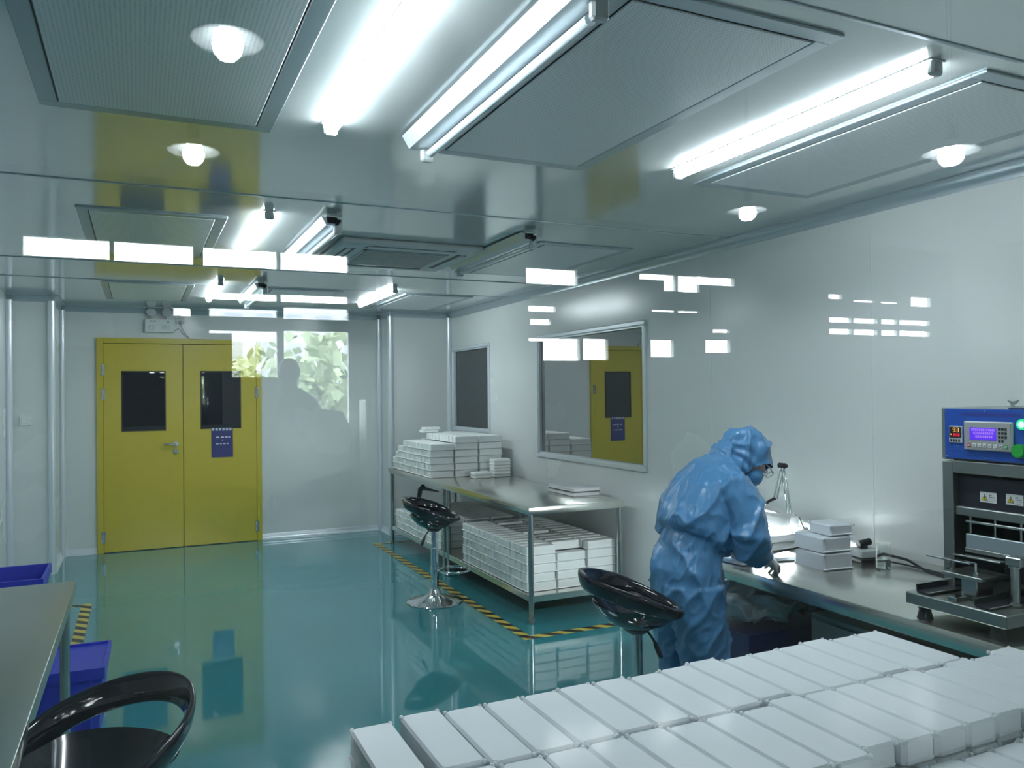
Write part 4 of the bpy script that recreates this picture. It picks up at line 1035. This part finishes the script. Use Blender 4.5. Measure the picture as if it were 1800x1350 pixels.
struct('wall_hall_windows', mb, 'hallwall', smooth=False)
def hallthing(name, label, cat, mb, m='halldark'): return tag(obj(name, mb, m), label, cat)
mb = MB(); mb.sphere((1.135, HY + .16, 1.75), .095, 20, (1, .9, 1.15)); mb.loft([((1.22, HY + .16, .0), .26, .12), ((1.22, HY + .16, 1.30), .25, .12), ((1.19, HY + .16, 1.48), .17, .11), ((1.14, HY + .16, 1.60), .07, .08), ((1.135, HY + .16, 1.7), .06, .08)], side=(1, 0, 0))
mb.loft([((1.38, HY + .16, 0), .28, .12), ((1.40, HY + .16, 1.25), .26, .12), ((1.42, HY + .16, 1.42), .16, .1)], side=(1, 0, 0))
hallthing('hall_silhouette', 'dark head-and-shoulders silhouette shape added near the hall windows, seen only mirrored', 'silhouette', mb)  # unidentified silhouette: added stand-in shape that blocks part of the window
tag(obj('hall_cabinet', MB().box((1.75, HY + .05, 0), (2.2, HY + .3, 1.5), .01).box((2.25, HY + .05, .0), (3.3, HY + .4, 1.1), .01), 'hallwall'), 'low grey cabinets along the hall wall, seen only mirrored', 'cabinet')
# pendant lamps in the hall
def pendant(loc, label):
    t = thing('pendant_lamp', label, 'lamp', loc, 0, 'pendant lamps in the hall')
    obj('bulb', MB().lathe([(0, -.05), (.022, -.046), (.037, -.030), (.042, -.008), (.036, .015), (.024, .035), (.020, .05), (0, .05)], n=20), 'bulb', t)
    obj('lamp_shade', MB().lathe([(.022, .05), (.035, .045), (.05, .025), (.095, .006), (.097, .003), (.052, .018), (.032, .040), (.020, .046)], n=32), 'white', t)
    obj('socket', MB().cyl((0, 0, .045), (0, 0, .11), .022, n=16), 'halldark', t)
    obj('cord', MB().cyl((0, 0, .11), (0, 0, 3.3 - loc[2]), .004, n=8), 'halldark', t)
for (x, y, z), lb in zip(((.23, 2.358, 2.54), (.199, 3.377, 2.51), (2.943, 3.325, 2.50), (2.896, 2.112, 2.47)), ('mirrored at the upper left, nearer one', 'mirrored at the upper left, farther one above the door', 'mirrored at the upper right, farther one', 'mirrored at the upper right, nearer one')):
    pendant((x, .6 - .098 - y, z), 'hanging lamp with glowing bulb, ' + lb)

# outside the hall windows
struct('ground', MB().box((-30, -60, -.06), (40, HY - .2, -.01)), 'ground')
def tree(x, y, h, r, seed, label):
    t = thing('tree', label, 'tree', (x, y, 0), 0, 'trees outside the hall windows'); rnd = random.Random(seed)
    obj('trunk', MB().cyl((0, 0, 0), (.1, 0, h * .7), .14, .08, 12), 'bark', t)
    b = bmesh.new()
    for i in range(900):
        u = Vector((rnd.gauss(0, 1), rnd.gauss(0, 1), rnd.gauss(0, 1))).normalized() * r * rnd.uniform(.3, 1)
        p = Vector((u.x, u.y * .8, h * .62 + u.z * .85)); s_ = rnd.uniform(.06, .15)
        a_ = Vector((rnd.gauss(0, 1), rnd.gauss(0, 1), rnd.gauss(0, 1))).normalized() * s_; c_ = Vector((rnd.gauss(0, 1), rnd.gauss(0, 1), rnd.gauss(0, 1))).normalized() * s_
        vs = [b.verts.new(p + q) for q in (a_, c_, -a_, -c_)]; b.faces.new(vs)
    mb = MB(); mb._merge(b); obj('foliage', mb, 'leaf', t, smooth=False)
tree(2.35, -11.5, 2.3, 1.35, 1, 'leafy tree outside the hall window, mirrored right of the yellow door')
tree(1.0, -15.5, 2.2, 1.3, 2, 'farther leafy tree outside the hall window, partly hidden by the nearer one')
bd = thing('apartment_building', 'pale apartment block far outside the hall windows', 'building', (6, -34, 0))
obj('wall', MB().box((-3.5, -4, 0), (4.5, 4, 5.0)), 'facade', bd)
for fz in range(4):
    for fx in range(7):
        obj('window', MB().box((-3.2 + fx * 1.08, 3.98, .8 + fz * 1.05), (-2.6 + fx * 1.08, 4.05, 1.4 + fz * 1.05)), 'facadewin', bd)
